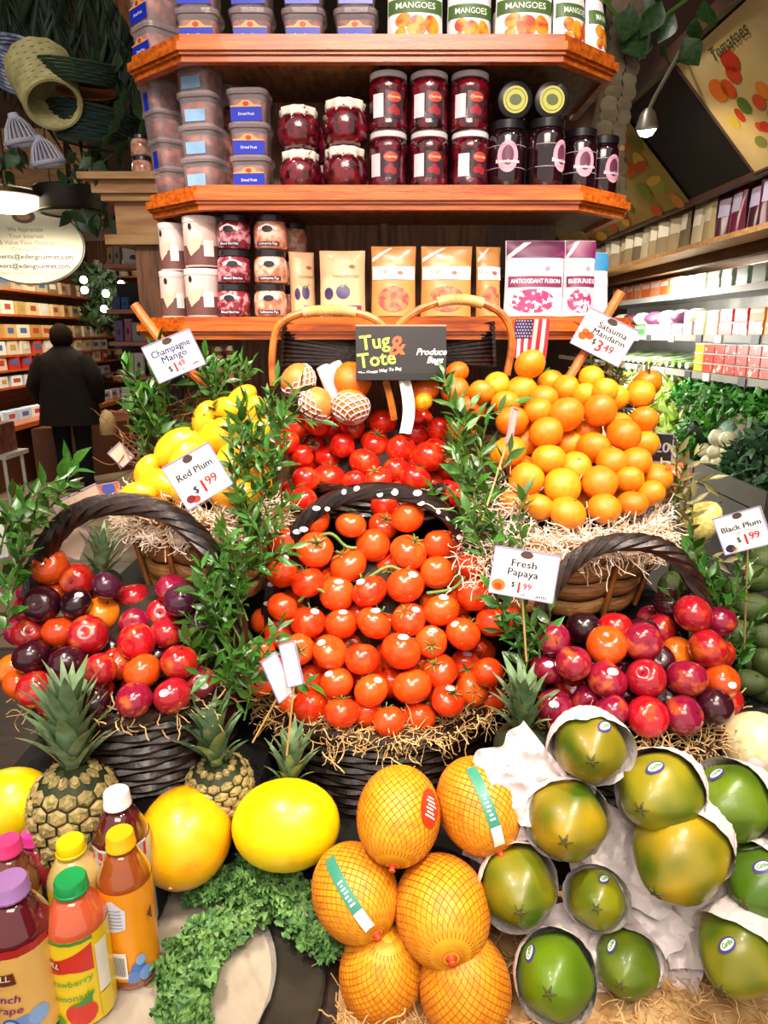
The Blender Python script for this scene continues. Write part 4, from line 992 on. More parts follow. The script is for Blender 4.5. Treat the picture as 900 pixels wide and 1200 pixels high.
# loose paper sheets between papayas
for k, (u, v, Y, s, rz) in enumerate(((612, 905, .80, .05, .8), (735, 1005, .79, .06, .2), (640, 930, .80, .06, -.3), (745, 1085, .755, .055, .5), (675, 1110, .745, .06, -.4), (822, 1000, .80, .06, .4), (820, 1080, .745, .055, 1.2), (590, 985, .80, .045, .3), (780, 1130, .74, .045, .1))):
    mb = MB().grid(lambda i, j: Vector(((i-.5)*2*s*(1+.3*mnoise.noise((j*3, k, 0))), .35*s*mnoise.noise((i*4, j*4, k*5)) + .12*s*mnoise.noise((i*11, j*11, k)), (j-.5)*1.8*s)), 24, 24)
    p = P(u, v, Y); tag(ob('paper_sheet', mb, paper, loc=p, rot=facing(p, rz, full=.8)), 'crumpled white paper %s' % ('above the left papayas', 'between the upper middle papayas', 'left of the topmost papaya', 'under the large slanting papaya', 'over the bottom left papaya', 'under the right green papaya', 'beside the bottom right papaya', 'between netted melon and papaya', 'over the small bottom papaya')[k], 'paper')
# ---- honeydews at the right edge
hd_m = M('honeydew', '#efe2b8', .4, noise=3, col2='#e0cc94')
for k, (u, v, w, Y) in enumerate(((884, 872, 72, .90), (908, 925, 70, .87))):
    t = thing('honeydew', 'pale cream melon at the right edge, %s' % ('upper', 'lower')[k], 'melon', P(u, v, Y), (.3, .5, 0), 'pale melons'); r = w/2*T(u, v, Y)/F
    ob('fruit', rugby(1.08), hd_m, t, scale=r); ob('stem_scar', NUB, parent=t, scale=r*.95)
    ob('sticker', STK, parent=t, scale=r*1.02, rot=(0, 0, -.3))
ob('step', MB().box((.62, .93, .77), (.16, .2, .12)), cloth_dk, tb, smooth=False)

# ---- pineapples
pine_s = M('pineapple_eye', '#ad9560', .6, noise=2, col2='#5f6630', ramp=(.45, .7), bump=(30, .3), rnd=.12)
pine_c = M('pineapple_core', '#26300f', .7, noise=20)
crown_m = M('crown_leaf', '#8fa684', .5, noise=4, col2='#5f7f4c', rnd=.25)
def eye():
    mb = MB(); ring = [(cos(2*pi*k/6 + pi/6), sin(2*pi*k/6 + pi/6)) for k in range(6)]
    vs = [(x*.98, 0.05, y*.98) for x, y in ring] + [(x*.66, -.26, y*.66) for x, y in ring] + [(0, -.3, 0), (0, -.52, -.18), (.1, -.3, .15), (-.1, -.3, .15)]
    fs = [(i, (i+1) % 6, 6+(i+1) % 6, 6+i) for i in range(6)] + [(6+i, 6+(i+1) % 6, 12) for i in range(6)] + [(13, 14, 15), (12, 13, 14), (12, 15, 13)]
    return mb.add(vs, fs).mesh('eye', pine_s, False)
EYE = eye()
def crown_leaf():
    mb = MB(); n = 7; pr = [.9, 1, .95, .8, .6, .35, .03]
    vs = []
    for i in range(n):
        t = i/(n-1); w = .11*pr[i]; y = t; z = -.22*t**2.5
        vs += [(-w, y, z+.05*pr[i]), (0, y, z), (w, y, z+.05*pr[i])]
    fs = []
    for i in range(n-1): a = 3*i; fs += [(a, a+1, a+4, a+3), (a+1, a+2, a+5, a+4)]
    return mb.add(vs, fs).mesh('crown_leaf', crown_m)
CRL = crown_leaf()
def pineapple(label, base, R0, L, crown, rot, nrow=9, ncol=13, full=True, seed=1, ncl=44, spread=1.0):
    rr = random.Random(seed); t = thing('pineapple', label, 'pineapple', base, rot, 'pineapples')
    def pr(q): return R0*max(.06, 1-abs(2*q-.98)**3.0)**.5
    ob('body', MB().lathe([(0, 0)] + [(pr(i/12)*.985, L*i/12) for i in range(13)] + [(0, L)], 24), pine_c, t)
    if full:
        for j in range(nrow):
            q = (j+.5)/nrow
            for i in range(ncol):
                a = 2*pi*(i+.5*(j % 2))/ncol; r = pr(q)
                s = 2*pi*R0/ncol*.56
                ob('eye', EYE, parent=t, loc=(r*1.0*cos(a), r*1.0*sin(a), L*q), rot=Matrix.Rotation(a+pi/2, 3, 'Z') @ Matrix.Rotation(-math.atan(-(pr(q+.03)-pr(q-.03))/(.06*L)), 3, 'X'), scale=(s*r/R0*.93, s*.9, L/nrow*.64))
    for k in range(ncl):
        f = k/ncl; a = k*2.39996; el = radians(54 + 34*f**.7)
        ln = crown*(.45 + .5*sin(pi*min(1, f*.6+.05)))*rr.uniform(.85, 1.1)
        el2 = el/spread if spread > 1 else el
        ob('crown_leaf', CRL, parent=t, loc=(.012*cos(a)*(1-f), .012*sin(a)*(1-f), L - .004 + .03*f*crown/.1), rot=Euler((el2, 0, a-pi/2), 'XYZ'), scale=(ln*(1.25 if f < .9 else .9), ln, ln))
    return t
pineapple('ripe pineapple with tall grey-green crown standing behind the juice bottles', P(92, 1014, .835), .060, .16, .128, (-.05, .05, .4), seed=2)
pineapple('dark pineapple half hidden behind the yellow melons', P(262, 952, .93), .05, .10, .11, (.1, -.05, .2), full=True, seed=3, ncl=26)
pineapple('short pineapple crown poking up behind the sideways yellow melon', P(333, 960, .925), .042, .07, .085, (.1, .1, 1), full=False, seed=4, ncl=24)
pineapple('pineapple crown below the fresh papaya sign', P(612, 902, .93), .045, .08, .10, (.05, -.12, .6), full=False, seed=5, ncl=26)
pineapple('small pineapple behind the left plums with upright crown', P(118, 700, 1.09), .035, .05, .075, (.1, .1, .6), full=False, seed=6, ncl=18)
ob('step', MB().box((-.43, .805, .76), (.14, .10, .12)), cloth_dk, tb, smooth=False)
# ---- kale
kale_m = M('kale_green', '#739c52', .5, noise=60, col2='#3c6a34', ramp=(.35, .65), rnd=.1); kale_s = M('kale_stem', '#a8bc84', .5, noise=10)
def kale(label, pts, wid, seed):
    path = [q for q in pts]; t = thing('kale_leaf', label, 'kale', path[0], None, 'curly kale leaves')
    loc = path[0]; sm = []
    for i in range(len(path)-1):
        a, b, c, d = path[max(i-1, 0)], path[i], path[i+1], path[min(i+2, len(path)-1)]
        for k in range(12):
            x = k/12; sm.append(.5*((2*b)+(c-a)*x+(2*a-5*b+4*c-d)*x*x+(3*b-a-3*c+d)*x**3) - loc)
    sm.append(path[-1]-loc); m = len(sm)-1
    def f(i, j):
        q = i*m; k = min(m-1, int(q)); p = sm[k].lerp(sm[k+1], q-k); tg = (sm[k+1]-sm[k]).normalized()
        side = tg.cross(Vector((0, 0, 1))).normalized(); e = (j-.5)*2; w = wid*(.35+.65*sin(pi*min(1, .12+.85*i)))
        ed = abs(e)**1.5
        rf = (.12+.88*ed)*wid*.5
        n1 = mnoise.noise((i*22+seed, e*5, 1)); n2 = mnoise.noise((i*22, e*5+seed, 7)); n3 = mnoise.noise((i*55+seed, e*13, 3))*1.6; n4 = mnoise.noise((i*55, e*13, 5+seed))*1.6
        return p + side*(e*w*(1+.25*n1)) + Vector((0, 0, 1))*(wid*.25*(1-e*e) + rf*(n1*1.5+n3*.8) + wid*.08) + tg*(rf*(n2*1.5+n4*.8))
    ob('leaf_blade', MB().grid(f, 60, 16), kale_m, t)
    rr = random.Random(seed); fm = MB()
    for k in range(170):
        i = rr.random(); e = rr.choice((-1, 1))*rr.random()**.45*1.05
        c = f(min(.999, i), .5+e*.5) + Vector((rr.gauss(0, .003), rr.gauss(0, .003), rr.uniform(-.002, .008)))
        n0 = Vector((rr.gauss(0, .7), rr.gauss(0, .7), 1)).normalized(); x = n0.cross(Vector((rr.gauss(0, 1), rr.gauss(0, 1), .1))).normalized(); y = n0.cross(x)
        R1 = wid*rr.uniform(.24, .46); ph = rr.uniform(0, 6); nw = rr.choice((6, 7, 8)); vs = [c]
        for ring in (.4, .75, 1.0):
            for q in range(30):
                g = 2*pi*q/30; rad = R1*ring*(1+.15*sin(3*g+ph)+.1*cos(nw*g)); vs.append(c + x*(rad*cos(g)) + y*(rad*sin(g)) + n0*(R1*.42*ring**1.3*sin(nw*g+ph) + R1*.25*ring*sin(2*g)))
        fs = [(0, 1+q, 1+(q+1) % 30) for q in range(30)] + [(1+w_*30+q, 31+w_*30+q, 31+w_*30+(q+1) % 30, 1+w_*30+(q+1) % 30) for w_ in range(2) for q in range(30)]
        fm.add(vs, fs)
    ob('frill', fm.mesh('frill', kale_m), parent=t, kind='stuff')
    ob('rib', MB().tube([s + Vector((0, 0, wid*.3)) for s in sm], [.0028*(1-.7*i/m) for i in range(m+1)], 6), kale_s, t)
Zk = .728
kale('curly kale leaf reaching right over the tray rim', [PZ(300, 1040, .76), PZ(335, 1050, .75), PZ(365, 1085, .735), PZ(390, 1120, .728)], .027, 1)
kale('curly kale leaf under the sideways yellow melon', [PZ(330, 1020, .75), PZ(290, 1030, .745), PZ(250, 1040, .74), PZ(222, 1048, .735)], .026, 2)
kale('curly kale leaf in the middle of the plastic film', [PZ(310, 1055, .74), PZ(280, 1080, .735), PZ(245, 1110, .73), PZ(205, 1125, .728)], .027, 3)
kale('curly kale leaf running down to the lower edge', [PZ(250, 1100, .735), PZ(228, 1130, .73), PZ(215, 1165, .73), PZ(222, 1215, .73)], .03, 4)

# ---- juice bottles
def bottle(label, u, vcap, Y, H, r, liq, capc, labels, lean=(0, 0), rz=0, capk=.52):
    zb = .7125; zt = zb + H; x = XU(u, Y, zt)
    t = thing('juice_bottle', label, 'bottle', (x, Y, zb), (lean[0], lean[1], rz), 'juice bottles in the tray')
    cr = r*capk; hs = H*.71
    prof = [(0, 0), (r*.88, 0), (r*.98, .004), (r, .012), (r, hs), (r*.965, H*.735), (r*.87, H*.775), (r*.74, H*.82), (r*.62, H*.858), (cr*1.0, H*.882), (cr*.88, H*.888), (cr*1.02, H*.896), (cr*.88, H*.903), (cr*.88, H*.95)]
    ob('body', MB().lathe(prof, 32), M('liquid_'+liq.strip('#'), liq, .12, noise=6, coat=1, col2=tuple(c*.75 for c in hexc(liq))), t)
    cm = MB(); n = 36
    for zz, rr_ in ((H*.885, cr*1.06), (H*.895, cr*1.08), (H*.91, cr*1.04), (H*.985, cr*1.0), (H, cr*.93)):
        pass
    cm.lathe([(cr*1.08, H*.912), (cr*1.08, H*.925), (cr*1.03, H*.93), (cr*1.0, H*.987), (cr*.93, H), (0, H)], 40, fn=lambda x, y, z: (x*(1+.015*cos(20*atan2(y, x))), y*(1+.015*cos(20*atan2(y, x))), z))
    ob('cap', cm, M('cap_'+capc.strip('#'), capc, .35, noise=10), t)
    S = S_cyl(r); lo, hi, lc = labels['band']
    kz = .70/.57
    lo, hi = lo*kz, hi*kz
    b = ob('label', patch(S, -pi*r, pi*r, lo*H, hi*H, .0006, 40, 2), flat(lc, .35, .4), t)
    k = 0
    for it in labels['art']:
        k += 1; kind = it[0]; off = .001 + .0002*k
        if kind == 'd': mb_ = disc(S, it[1]*r, it[2]*H*kz, it[3]*r, it[4]*H*kz, off, 16, rot=it[6] if len(it) > 6 else 0); c = it[5]
        elif kind == 'r': mb_ = patch(S, it[1]*r, it[2]*r, it[3]*H*kz, it[4]*H*kz, off, 6, 2); c = it[5]
        elif kind == 'p': mb_ = poly(S, [(a*r, b_*H*kz) for a, b_ in it[1]], off); c = it[2]
        else: mb_ = text(S, it[1], it[2]*r, it[3]*H*kz, it[4]*r, off, .012, shear=.2, rot=it[6] if len(it) > 6 else 0); c = it[5]
        ob({'d': 'label_picture', 'r': 'label_panel', 'p': 'label_picture', 't': 'lettering'}[kind], mb_, flat(c, .4, .3), b)
    return t
ice = [('d', .5, .13, .3, .05, '#4a78c8'), ('d', .75, .1, .25, .04, '#7aa4e0'), ('d', .3, .1, .22, .035, '#5c88d0'), ('d', .6, .19, .18, .03, '#88b0e8')]
bottle('strawberry lemonade bottle with green cap and yellow-red label in front', 82, 1029, .69, .198, .036, '#d8603a', '#1e9c50',
       {'band': (.03, .56, '#f2d018'), 'art': [('p', [(-1.2, .40), (.75, .52), (.75, .36), (0, .38), (-1.2, .33)], '#d42c1c'), ('r', -1.25, .8, .54, .56, '#4a8a3c'), ('p', [(-1.0, .39), (-.95, .46), (-.3, .44), (-.33, .375)], '#a8301c'), ('t', 'HILL', -.62, .418, .3, '#f6ecd8', -.1), ('t', 'Strawberry', -.15, .31, .36, '#6aa82c', .15), ('t', 'Lemonade', -.1, .22, .36, '#5a9c2c', .15),
        ('d', .2, .12, .5, .075, '#d42a18'), ('p', [(-.1, .18), (.2, .2), (.6, .24), (.55, .18), (.2, .17)], '#3c8a30'), ('d', -.75, .06, .4, .04, '#5aa838'), ('r', .82, 1.25, .2, .5, '#f0ece0'), ('r', .82, 1.25, .04, .19, '#e8cc1c')]}, rz=.1)
bottle('lemonade bottle with yellow cap behind the strawberry one', 82, 990, .766, .186, .0345, '#e6c878', '#f4d808', {'band': (.05, .56, '#f6c814'), 'art': [('t', 'Lemonade', 0, .4, .4, '#3a7a30')]})
bottle('peach tea bottle with orange label and yellow cap', 140, 985, .738, .222, .033, '#9a4a1c', '#f0b80e',
       {'band': (.07, .57, '#f29a12'), 'art': [('p', [(-.85, .5), (-.2, .54), (.25, .48), (.2, .38), (-.3, .36), (-.85, .35)], '#dcdce8')] + [('r', -.75, .1, .385+.02*i, .39+.02*i, '#8088b8') for i in range(6)] + ice + [('r', -.4, .12, .1, .25, '#f4f0ea')] + [('r', -.32+.05*i, -.30+.05*i, .12, .23, '#44444c') for i in range(8)] + [('p', [(.95, .42), (1.15, .46), (1.15, .38)], '#5a3420')]}, rz=.05)
bottle('big cranberry bottle with white cap beside the golden melon', 136, 934, .80, .236, .037, '#5a1a1c', '#f2eef0',
       {'band': (.08, .58, '#a8c0d4'), 'art': [('r', -1.3, 1.3, .5, .58, '#c8282c'), ('r', -1.3, 1.3, .575, .59, '#f0eef0'), ('t', 'cran', -.5, .53, .28, '#f6e8e8')]}, capk=.46)
bottle('dark pink juice bottle with magenta cap', 39, 978, .80, .172, .031, '#9a2430', '#e83c9c', {'band': (.08, .5, '#e0d0a8'), 'art': [('r', .3, 1.0, .2, .45, '#f0ead8')] + [('r', .35, .95, .22+.03*i, .225+.03*i, '#605850') for i in range(7)]})
bottle('juice bottle with magenta cap at the left edge', 8, 985, .745, .205, .030, '#7a3a28', '#e83c80', {'band': (.08, .5, '#c8a060'), 'art': [('d', 0, .4, .5, .06, '#4a3428')]})
bottle('grape punch bottle with lilac cap and peach label at the left edge', 10, 1034, .665, .218, .0385, '#6a1824', '#a878b8',
       {'band': (.06, .53, '#ecb860'), 'art': [('r', -1.4, 1.4, .53, .57, '#b82420'), ('d', .45, .17, .45, .05, '#7a98d0'), ('d', .8, .19, .3, .05, '#88aee4'), ('d', 0, .15, .3, .06, '#2c58b0'), ('d', 0, .15, .24, .05, '#9cc4f0'), ('p', [(-.6, .36), (-.5, .44), (.3, .46), (.35, .40), (-.2, .39)], '#6a2c18'), ('t', 'HILL', -.1, .43, .3, '#f2e4c8', .1), ('t', 'Punch', -.1, .32, .4, '#7a2c74'), ('t', 'Grape', -.1, .26, .4, '#8a2c74')]})

# ================================================================== GREENERY
def sprig_bunch(label, sprigs, mat_leaf=LEAF, seed=1, group='leafy green sprigs', lsize=.034, nleaf=14):
    rr = random.Random(seed); p0 = P(*sprigs[0][0:2], sprigs[0][4]); t = thing('leafy_branch', label, 'greenery', p0, None, group)
    for (u0, v0, u1, v1, Y, *q) in sprigs:
        a = P(u0, v0, Y); Y1 = Y + (q[0] if q else rr.uniform(-.04, .02)); b = P(u1, v1, Y1)
        L = (b-a).length; side = Vector((rr.gauss(0, 1), rr.gauss(0, 1), rr.gauss(0, 1))).normalized()*L*.12
        pts = [a + (b-a)*(k/8) + side*sin(pi*k/8) for k in range(9)]
        st = ob('stem', MB().tube([x-p0 for x in pts], [.0016*(1-.6*k/8) for k in range(9)], 4), stem_m, t)
        n = max(6, int(nleaf*L/.1)); d = (b-a).normalized()
        ax = d.cross(Vector((.3, .8, .2))).normalized(); ay = d.cross(ax)
        for k in range(n):
            f = .08 + .92*k/(n-1); i = min(7, int(f*8)); p = pts[i].lerp(pts[i+1], f*8-i)
            g = k*2.4 + rr.uniform(-.4, .4); out = ax*cos(g) + ay*sin(g)
            ld = (out*(1.0 if k < n-1 else .15) + d*rr.uniform(.6, 1.2)).normalized()
            # local +Y of the leaf follows ld, its face turns up and to the aisle
            nz = (Vector((0, -.5, .9)) + Vector((rr.gauss(0, .5), rr.gauss(0, .5), rr.gauss(0, .4)))); x = ld.cross(nz).normalized(); z = x.cross(ld)
            m = Matrix((x, ld, z)).transposed()
            s = lsize*rr.uniform(.7, 1.15)
            ob('leaf', mat_leaf[rr.randrange(len(mat_leaf))], parent=st, loc=p-p0, rot=m, scale=s)
    return t
def col_sprigs(n, quad, Yf, seed, ln=(50, 95), lean=35):
    """sprigs scattered in a slanted band: quad = (u at bottom, v bottom, u at top, v top, half width)"""
    rr = random.Random(seed); out = []
    ub, vb, ut, vt, hw = quad
    for k in range(n):
        f = (k+rr.random()*.8)/n; u = ub + (ut-ub)*f + rr.uniform(-hw, hw); v = vb + (vt-vb)*f
        l = rr.uniform(*ln); an = radians(rr.gauss(0, lean)); Y = Yf(v) + rr.uniform(-.015, .03)
        out.append((u, v, u + l*sin(an), v - l*cos(an), Y, rr.uniform(-.03, .02)))
    return out
Ya = lambda v: .935 + (840-v)/370*.19
sprig_bunch('thick green branches between the left plums and the tomatoes, lower half', col_sprigs(19, (272, 845, 272, 690, 20), lambda v: Ya(v)-.01, 1), seed=1)
sprig_bunch('thick green branches between the mangoes and the tomatoes, upper half', col_sprigs(27, (283, 680, 305, 520, 24), Ya, 2, (40, 75), 28), seed=2)
sprig_bunch('leafy sprigs rising beside the netted pears', col_sprigs(8, (302, 540, 325, 490, 18), lambda v: 1.16, 3, (40, 65)), seed=3)
sprig_bunch('green branches between back tomatoes and mandarins', col_sprigs(22, (595, 690, 552, 535, 20), lambda v: 1.03 + (690-v)/200*.14, 4, (40, 70)), seed=4)
sprig_bunch('green sprigs right of the black bag box', col_sprigs(8, (550, 545, 540, 470, 16), lambda v: 1.2, 5, (35, 55)), seed=5)
sprig_bunch('leaves around the stake of the fresh papaya sign', col_sprigs(10, (622, 800, 615, 730, 22), lambda v: .96, 6, (35, 55), 50), seed=6)
sprig_bunch('green sprigs at the left edge above the plum basket', [(5, 720, 20, 640, .97), (0, 690, 40, 610, .97), (15, 680, 25, 590, .98), (30, 690, 45, 600, .99), (10, 640, 70, 560, .98), (35, 620, 85, 545, 1.0), (0, 650, 15, 585, .97), (20, 600, 75, 578, .99), (5, 740, 10, 690, .95)], seed=7, lsize=.04, nleaf=11)
sprig_bunch('green branches left of the mangoes under the champagne mango sign', col_sprigs(14, (165, 550, 190, 470, 22), lambda v: 1.2, 8, (50, 85), 40), seed=8)
sprig_bunch('green sprigs above the mangoes towards the shelf', col_sprigs(9, (235, 480, 290, 455, 25), lambda v: 1.24, 9, (35, 60), 60), seed=9)
sprig_bunch('green branches right of the plum basket by the black plum sign', col_sprigs(22, (855, 840, 850, 680, 20), lambda v: 1.04, 10, (45, 80), 45), seed=10)
sprig_bunch('sprigs right of the mandarin basket', col_sprigs(10, (800, 660, 785, 560, 16), lambda v: 1.16, 11, (40, 70), 40), [leaf_mesh(M('leaf_olive', '#6a7a3c', .45, noise=10, col2='#8a6a4c', rnd=.3), .13, .06, .1)], seed=11)
sprig_bunch('olive sprigs behind the mandarins under the satsuma sign', col_sprigs(12, (745, 510, 715, 430, 25), lambda v: 1.29, 12, (40, 70), 60), [leaf_mesh(MATS['leaf_olive'], .13, .06, .1)], seed=12)
sprig_bunch('leaves drooping over the right side of the left plums', [(262, 700, 225, 690, .99), (270, 720, 235, 735, .97), (265, 760, 225, 775, .95), (265, 800, 235, 790, .93), (270, 740, 245, 715, .97), (265, 820, 240, 830, .92)], seed=13)
wool('wood_wool', 'pinkish wood wool tangled in the branches left of the mandarins', 260, lambda rr: (lambda v: (P(rr.gauss(585, 22), v, 1.03 + (690-v)/200*.13), Vector((0, -1, .3))))(rr.uniform(560, 690)), straw_lt, .05, .0008, 21)

# ================================================================== AVOCADOS at right behind the plums
avo = M('avocado_skin', '#4a5a24', .45, noise=14, col2='#34401c', bump=(60, .35), rnd=.25)
AVO = ball(18, 12, sq=1, dimple=0, fn=lambda x, y, z: (x*(.95-.18*z), y*(.95-.18*z), z*1.2)).mesh('avocado', avo)
k = 0
for u, v, w, Y, c in ((786, 686, 30, 1.12, 0), (815, 688, 36, 1.1, 0), (803, 665, 34, 1.16, 0), (886, 678, 34, 1.13, 0), (882, 712, 36, 1.1, 0), (866, 742, 34, 1.08, 0), (893, 745, 34, 1.09, 0), (895, 775, 34, 1.06, 0), (880, 800, 32, 1.03, 0), (872, 768, 32, 1.08, 0), (898, 808, 30, 1.04, 0), (862, 690, 30, 1.15, 0), (895, 655, 32, 1.18, 0), (895, 715, 32, 1.15, 0)):
    r = w/2*T(u, v, Y)/F
    t = thing('avocado', 'green avocado %s' % ('left of the plum basket handle', 'framed by the plum basket handle, sticker showing', 'topmost behind the handle', 'upper one right of the sprigs', 'second down right of the sprigs', 'half behind the sprigs, middle height', 'at the right edge, middle height', 'at the right edge, lower', 'low behind the sprigs', 'between sprigs and edge', 'lowest at the right edge', 'behind the upper sprigs', 'below the black plum sign at the edge', 'deep between the edge avocados')[k], 'avocado', P(u, v, Y), (R.uniform(-1, 1), R.uniform(-1.5, 1.5), 0), 'avocados on the right')
    ob('fruit', AVO, parent=t, scale=r); ob('stem', PST, parent=t, scale=r*.8, loc=(0, 0, r*.5))
    if k == 1: ob('sticker', STK, parent=t, scale=r*1.0, rot=(-.3, 0, 0))
    k += 1
ob('step', MB().box((.66, 1.16, .82), (.24, .3, .24)), cloth_dk, tb, smooth=False)
# squash and ornamental things right of the mandarins
t = thing('gourd', 'pale yellow gourd beside the mandarin basket', 'gourd', P(822, 610, 1.2), (.4, .5, 0)); ob('fruit', AVO.copy(), parent=t, scale=.035); t.children[0].data.materials[0] = M('gourd_yellow', '#e8d890', .4, noise=6, col2='#c8b048'); ob('stem', PST, parent=t, scale=.03, loc=(0, 0, .025))
t = thing('gourd', 'orange-red gourd beside the mandarins', 'gourd', P(785, 562, 1.24), (.2, .8, 0)); ob('fruit', AVO.copy(), parent=t, scale=.032); t.children[0].data.materials[0] = M('gourd_orange', '#e8784c', .4, noise=6, col2='#d05028'); ob('stem', PST, parent=t, scale=.03, loc=(0, 0, .02))

# ================================================================== SIGNS
def sign(label, u, v, Y, w, h, roll, yaw, lines, stake=None, pic=None, emblem=True, col=card_white, name='price_sign', tilt=0):
    p = P(u, v, Y); k = T(u, v, Y)/F; W_, H_ = w*k, h*k
    t = thing(name, label, 'sign', p, facing(p, roll, yaw, tilt), 'price signs'); c = ob('card', MB().box((0, .0006, 0), (W_, .001, H_)), col, t, smooth=False)
    e = MB(); b = .0016
    for x0, x1, z0, z1 in ((-W_/2, W_/2, H_/2-b, H_/2), (-W_/2, W_/2, -H_/2, -H_/2+b), (-W_/2, -W_/2+b, -H_/2, H_/2), (W_/2-b, W_/2, -H_/2, H_/2)): e.box(((x0+x1)/2, .0004, (z0+z1)/2), (x1-x0, .003, z1-z0))
    ob('border', e, card_edge, t, smooth=False)
    if emblem:
        ob('emblem', disc(S_flat, 0, H_*.40, W_*.10, H_*.075, .0004), flat('#4a3428'), c)
    for s, x, z, size, m, wd in lines:
        ob('lettering', text(S_flat, s, x*W_, z*H_, size*H_, .0006, .0, width=wd*W_ if wd else None, fake=.022), m, c)
    if pic:
        for (x, z, r, cc) in pic: ob('fruit_picture', disc(S_flat, x*W_, z*H_, r*W_, r*W_*.85, .0005), flat(cc), c)
    if stake:
        q = P(stake[0], stake[1], stake[2]); inv = t.rotation_euler.to_matrix().inverted()
        a = inv @ (q-p); ob('stake', MB().tube([Vector((0, .0022, -H_*.3)) if len(stake) < 4 else Vector((stake[3]*W_, .0022, stake[4]*H_)), a], .0016, 6), stake_m, t)
    return t
navy = flat('#2c3c70', name='ink_navy')
sign('champagne mango price sign tilted on an orange stick', 204, 417, 1.13, 60, 45, -radians(22), 0, [('Champagne', 0, .2, .24, navy, .78), ('Mango', 0, .0, .24, navy, .5), ('Product of Mexico', 0, -.14, .07, grey_ink, .5), ('$', -.17, -.27, .2, ink, None), ('1', -.06, -.29, .36, red_ink, None), ('49', .07, -.24, .2, red_ink, None), ('LB', .05, -.38, .08, ink, None), ('#4961', .34, -.36, .09, ink, None)])
sign('red plum price sign leaning in front of the mangoes', 232, 558, .985, 62, 58, -radians(27), .15, [('Red Plum', 0, .14, .2, ink, .72), ('Product of Chile', 0, .0, .06, grey_ink, .4), ('$', -.16, -.22, .2, ink, None), ('1', .0, -.24, .38, red_ink, None), ('99', .19, -.18, .26, red_ink, None)], (275, 640, 1.05), [(-.33, -.33, .09, '#7a2028'), (-.24, -.38, .08, '#c83a28')])
sign('fresh papaya price sign on a thin stake', 614, 673, .925, 76, 57, radians(6), 0, [('Fresh', -.02, .2, .21, ink, .38), ('Papaya', -.02, .01, .21, ink, .46), ('Product of Mexico', 0, -.13, .07, grey_ink, .5), ('$', -.14, -.24, .15, ink, None), ('1', -.045, -.3, .33, red_ink, None), ('99', .08, -.25, .18, red_ink, None), ('LB', .03, -.42, .08, ink, None), ('#4395', .31, -.42, .09, ink, None)], (617, 775, .93), [(-.36, -.3, .11, '#e86a1c'), (-.36, -.33, .06, '#c8401c')])
sign('satsuma mandarin price sign tilted below the shelf end', 708, 395, 1.24, 64, 46, radians(26), 0, [('Satsuma', .08, .22, .21, ink, .56), ('Mandarin', .08, .03, .21, ink, .62), ('$', -.12, -.2, .2, ink, None), ('3', .0, -.26, .4, red_ink, None), ('49', .18, -.22, .26, red_ink, None)], None, [(-.34, -.08, .07, '#e8641c'), (-.24, -.12, .08, '#d84a14'), (-.36, -.2, .08, '#e05a18')])
sign('black plum price sign at the right edge', 870, 622, .98, 54, 46, -radians(25), -.15, [('Black Plum', 0, .12, .19, ink, .8), ('Product of Chile', 0, -.02, .06, grey_ink, .4), ('$', -.12, -.2, .18, ink, None), ('1', .02, -.24, .38, red_ink, None), ('99', .2, -.18, .26, red_ink, None)], (872, 760, 1.05, 0, -.4), [(-.34, -.36, .1, '#281c34'), (-.26, -.4, .06, '#d8a040')])
tan_card = M('card_back', '#d8bca4', .6, noise=4)
sign('tan back of a price sign above the left basket handle', 92, 590, 1.06, 56, 26, -radians(20), .3, [], None, None, False, tan_card)
sign('tan card back hanging inside the left basket handle', 86, 634, 1.07, 30, 40, radians(28), .3, [], None, None, False, tan_card)
sign('pinkish card back left of the mangoes by the aisle', 142, 533, 1.22, 24, 20, radians(50), .2, [], None, None, False, tan_card)
sign('left of two blank white cards among the pineapple crowns', 325, 794, .90, 24, 56, radians(-24), .6, [], (296, 870, .91), None, False, white_paper)
sign('right of two blank white cards among the pineapple crowns', 341, 778, .905, 26, 52, radians(-14), -.75, [], (336, 885, .905), None, False, white_paper)
sign('edge-on pink sign on a long stake beside the mandarins', 600, 500, 1.10, 12, 44, radians(14), 1.0, [], (565, 610, 1.06), None, False, M('card_pink', '#f0b8a4', .5, noise=5))
sign('white card cut off by the left edge', -2, 625, .98, 18, 60, 0, .5, [], None, None, False, white_paper)
sign('small dark chalk price card right of the mandarins', 776, 525, 1.27, 24, 34, 0, -.2, [('20', 0, 0, .5, grey_ink, None)], (772, 600, 1.22), None, False, black)
sign('small printed orange and blue card behind the left handle', 128, 577, 1.13, 26, 22, radians(-6), 0, [('veri', 0, -.2, .4, flat('#f4e8d8'), .7)], None, [(0, .2, .3, '#3a4a9c')], False, flat('#e8601c'))
# orange wooden poles
for nm, a, b, c, lb in (('wooden_pole', (157, 357, 1.23), (190, 400, 1.23), (243, 455, 1.24), 'orange wooden stick behind the champagne mango sign'), ('wooden_pole', (728, 342, 1.27), (692, 402, 1.27), (650, 470, 1.26), 'bamboo stick behind the satsuma mandarin sign')):
    tag(ob(nm, MB().tube(px_path([a, b, c], 1.2, 8), [.0085]*17, 8), M('pole_orange', '#d8803c', .45, noise=12, col2='#b86020', stretch=(4, 4, 1))), lb, 'stick')
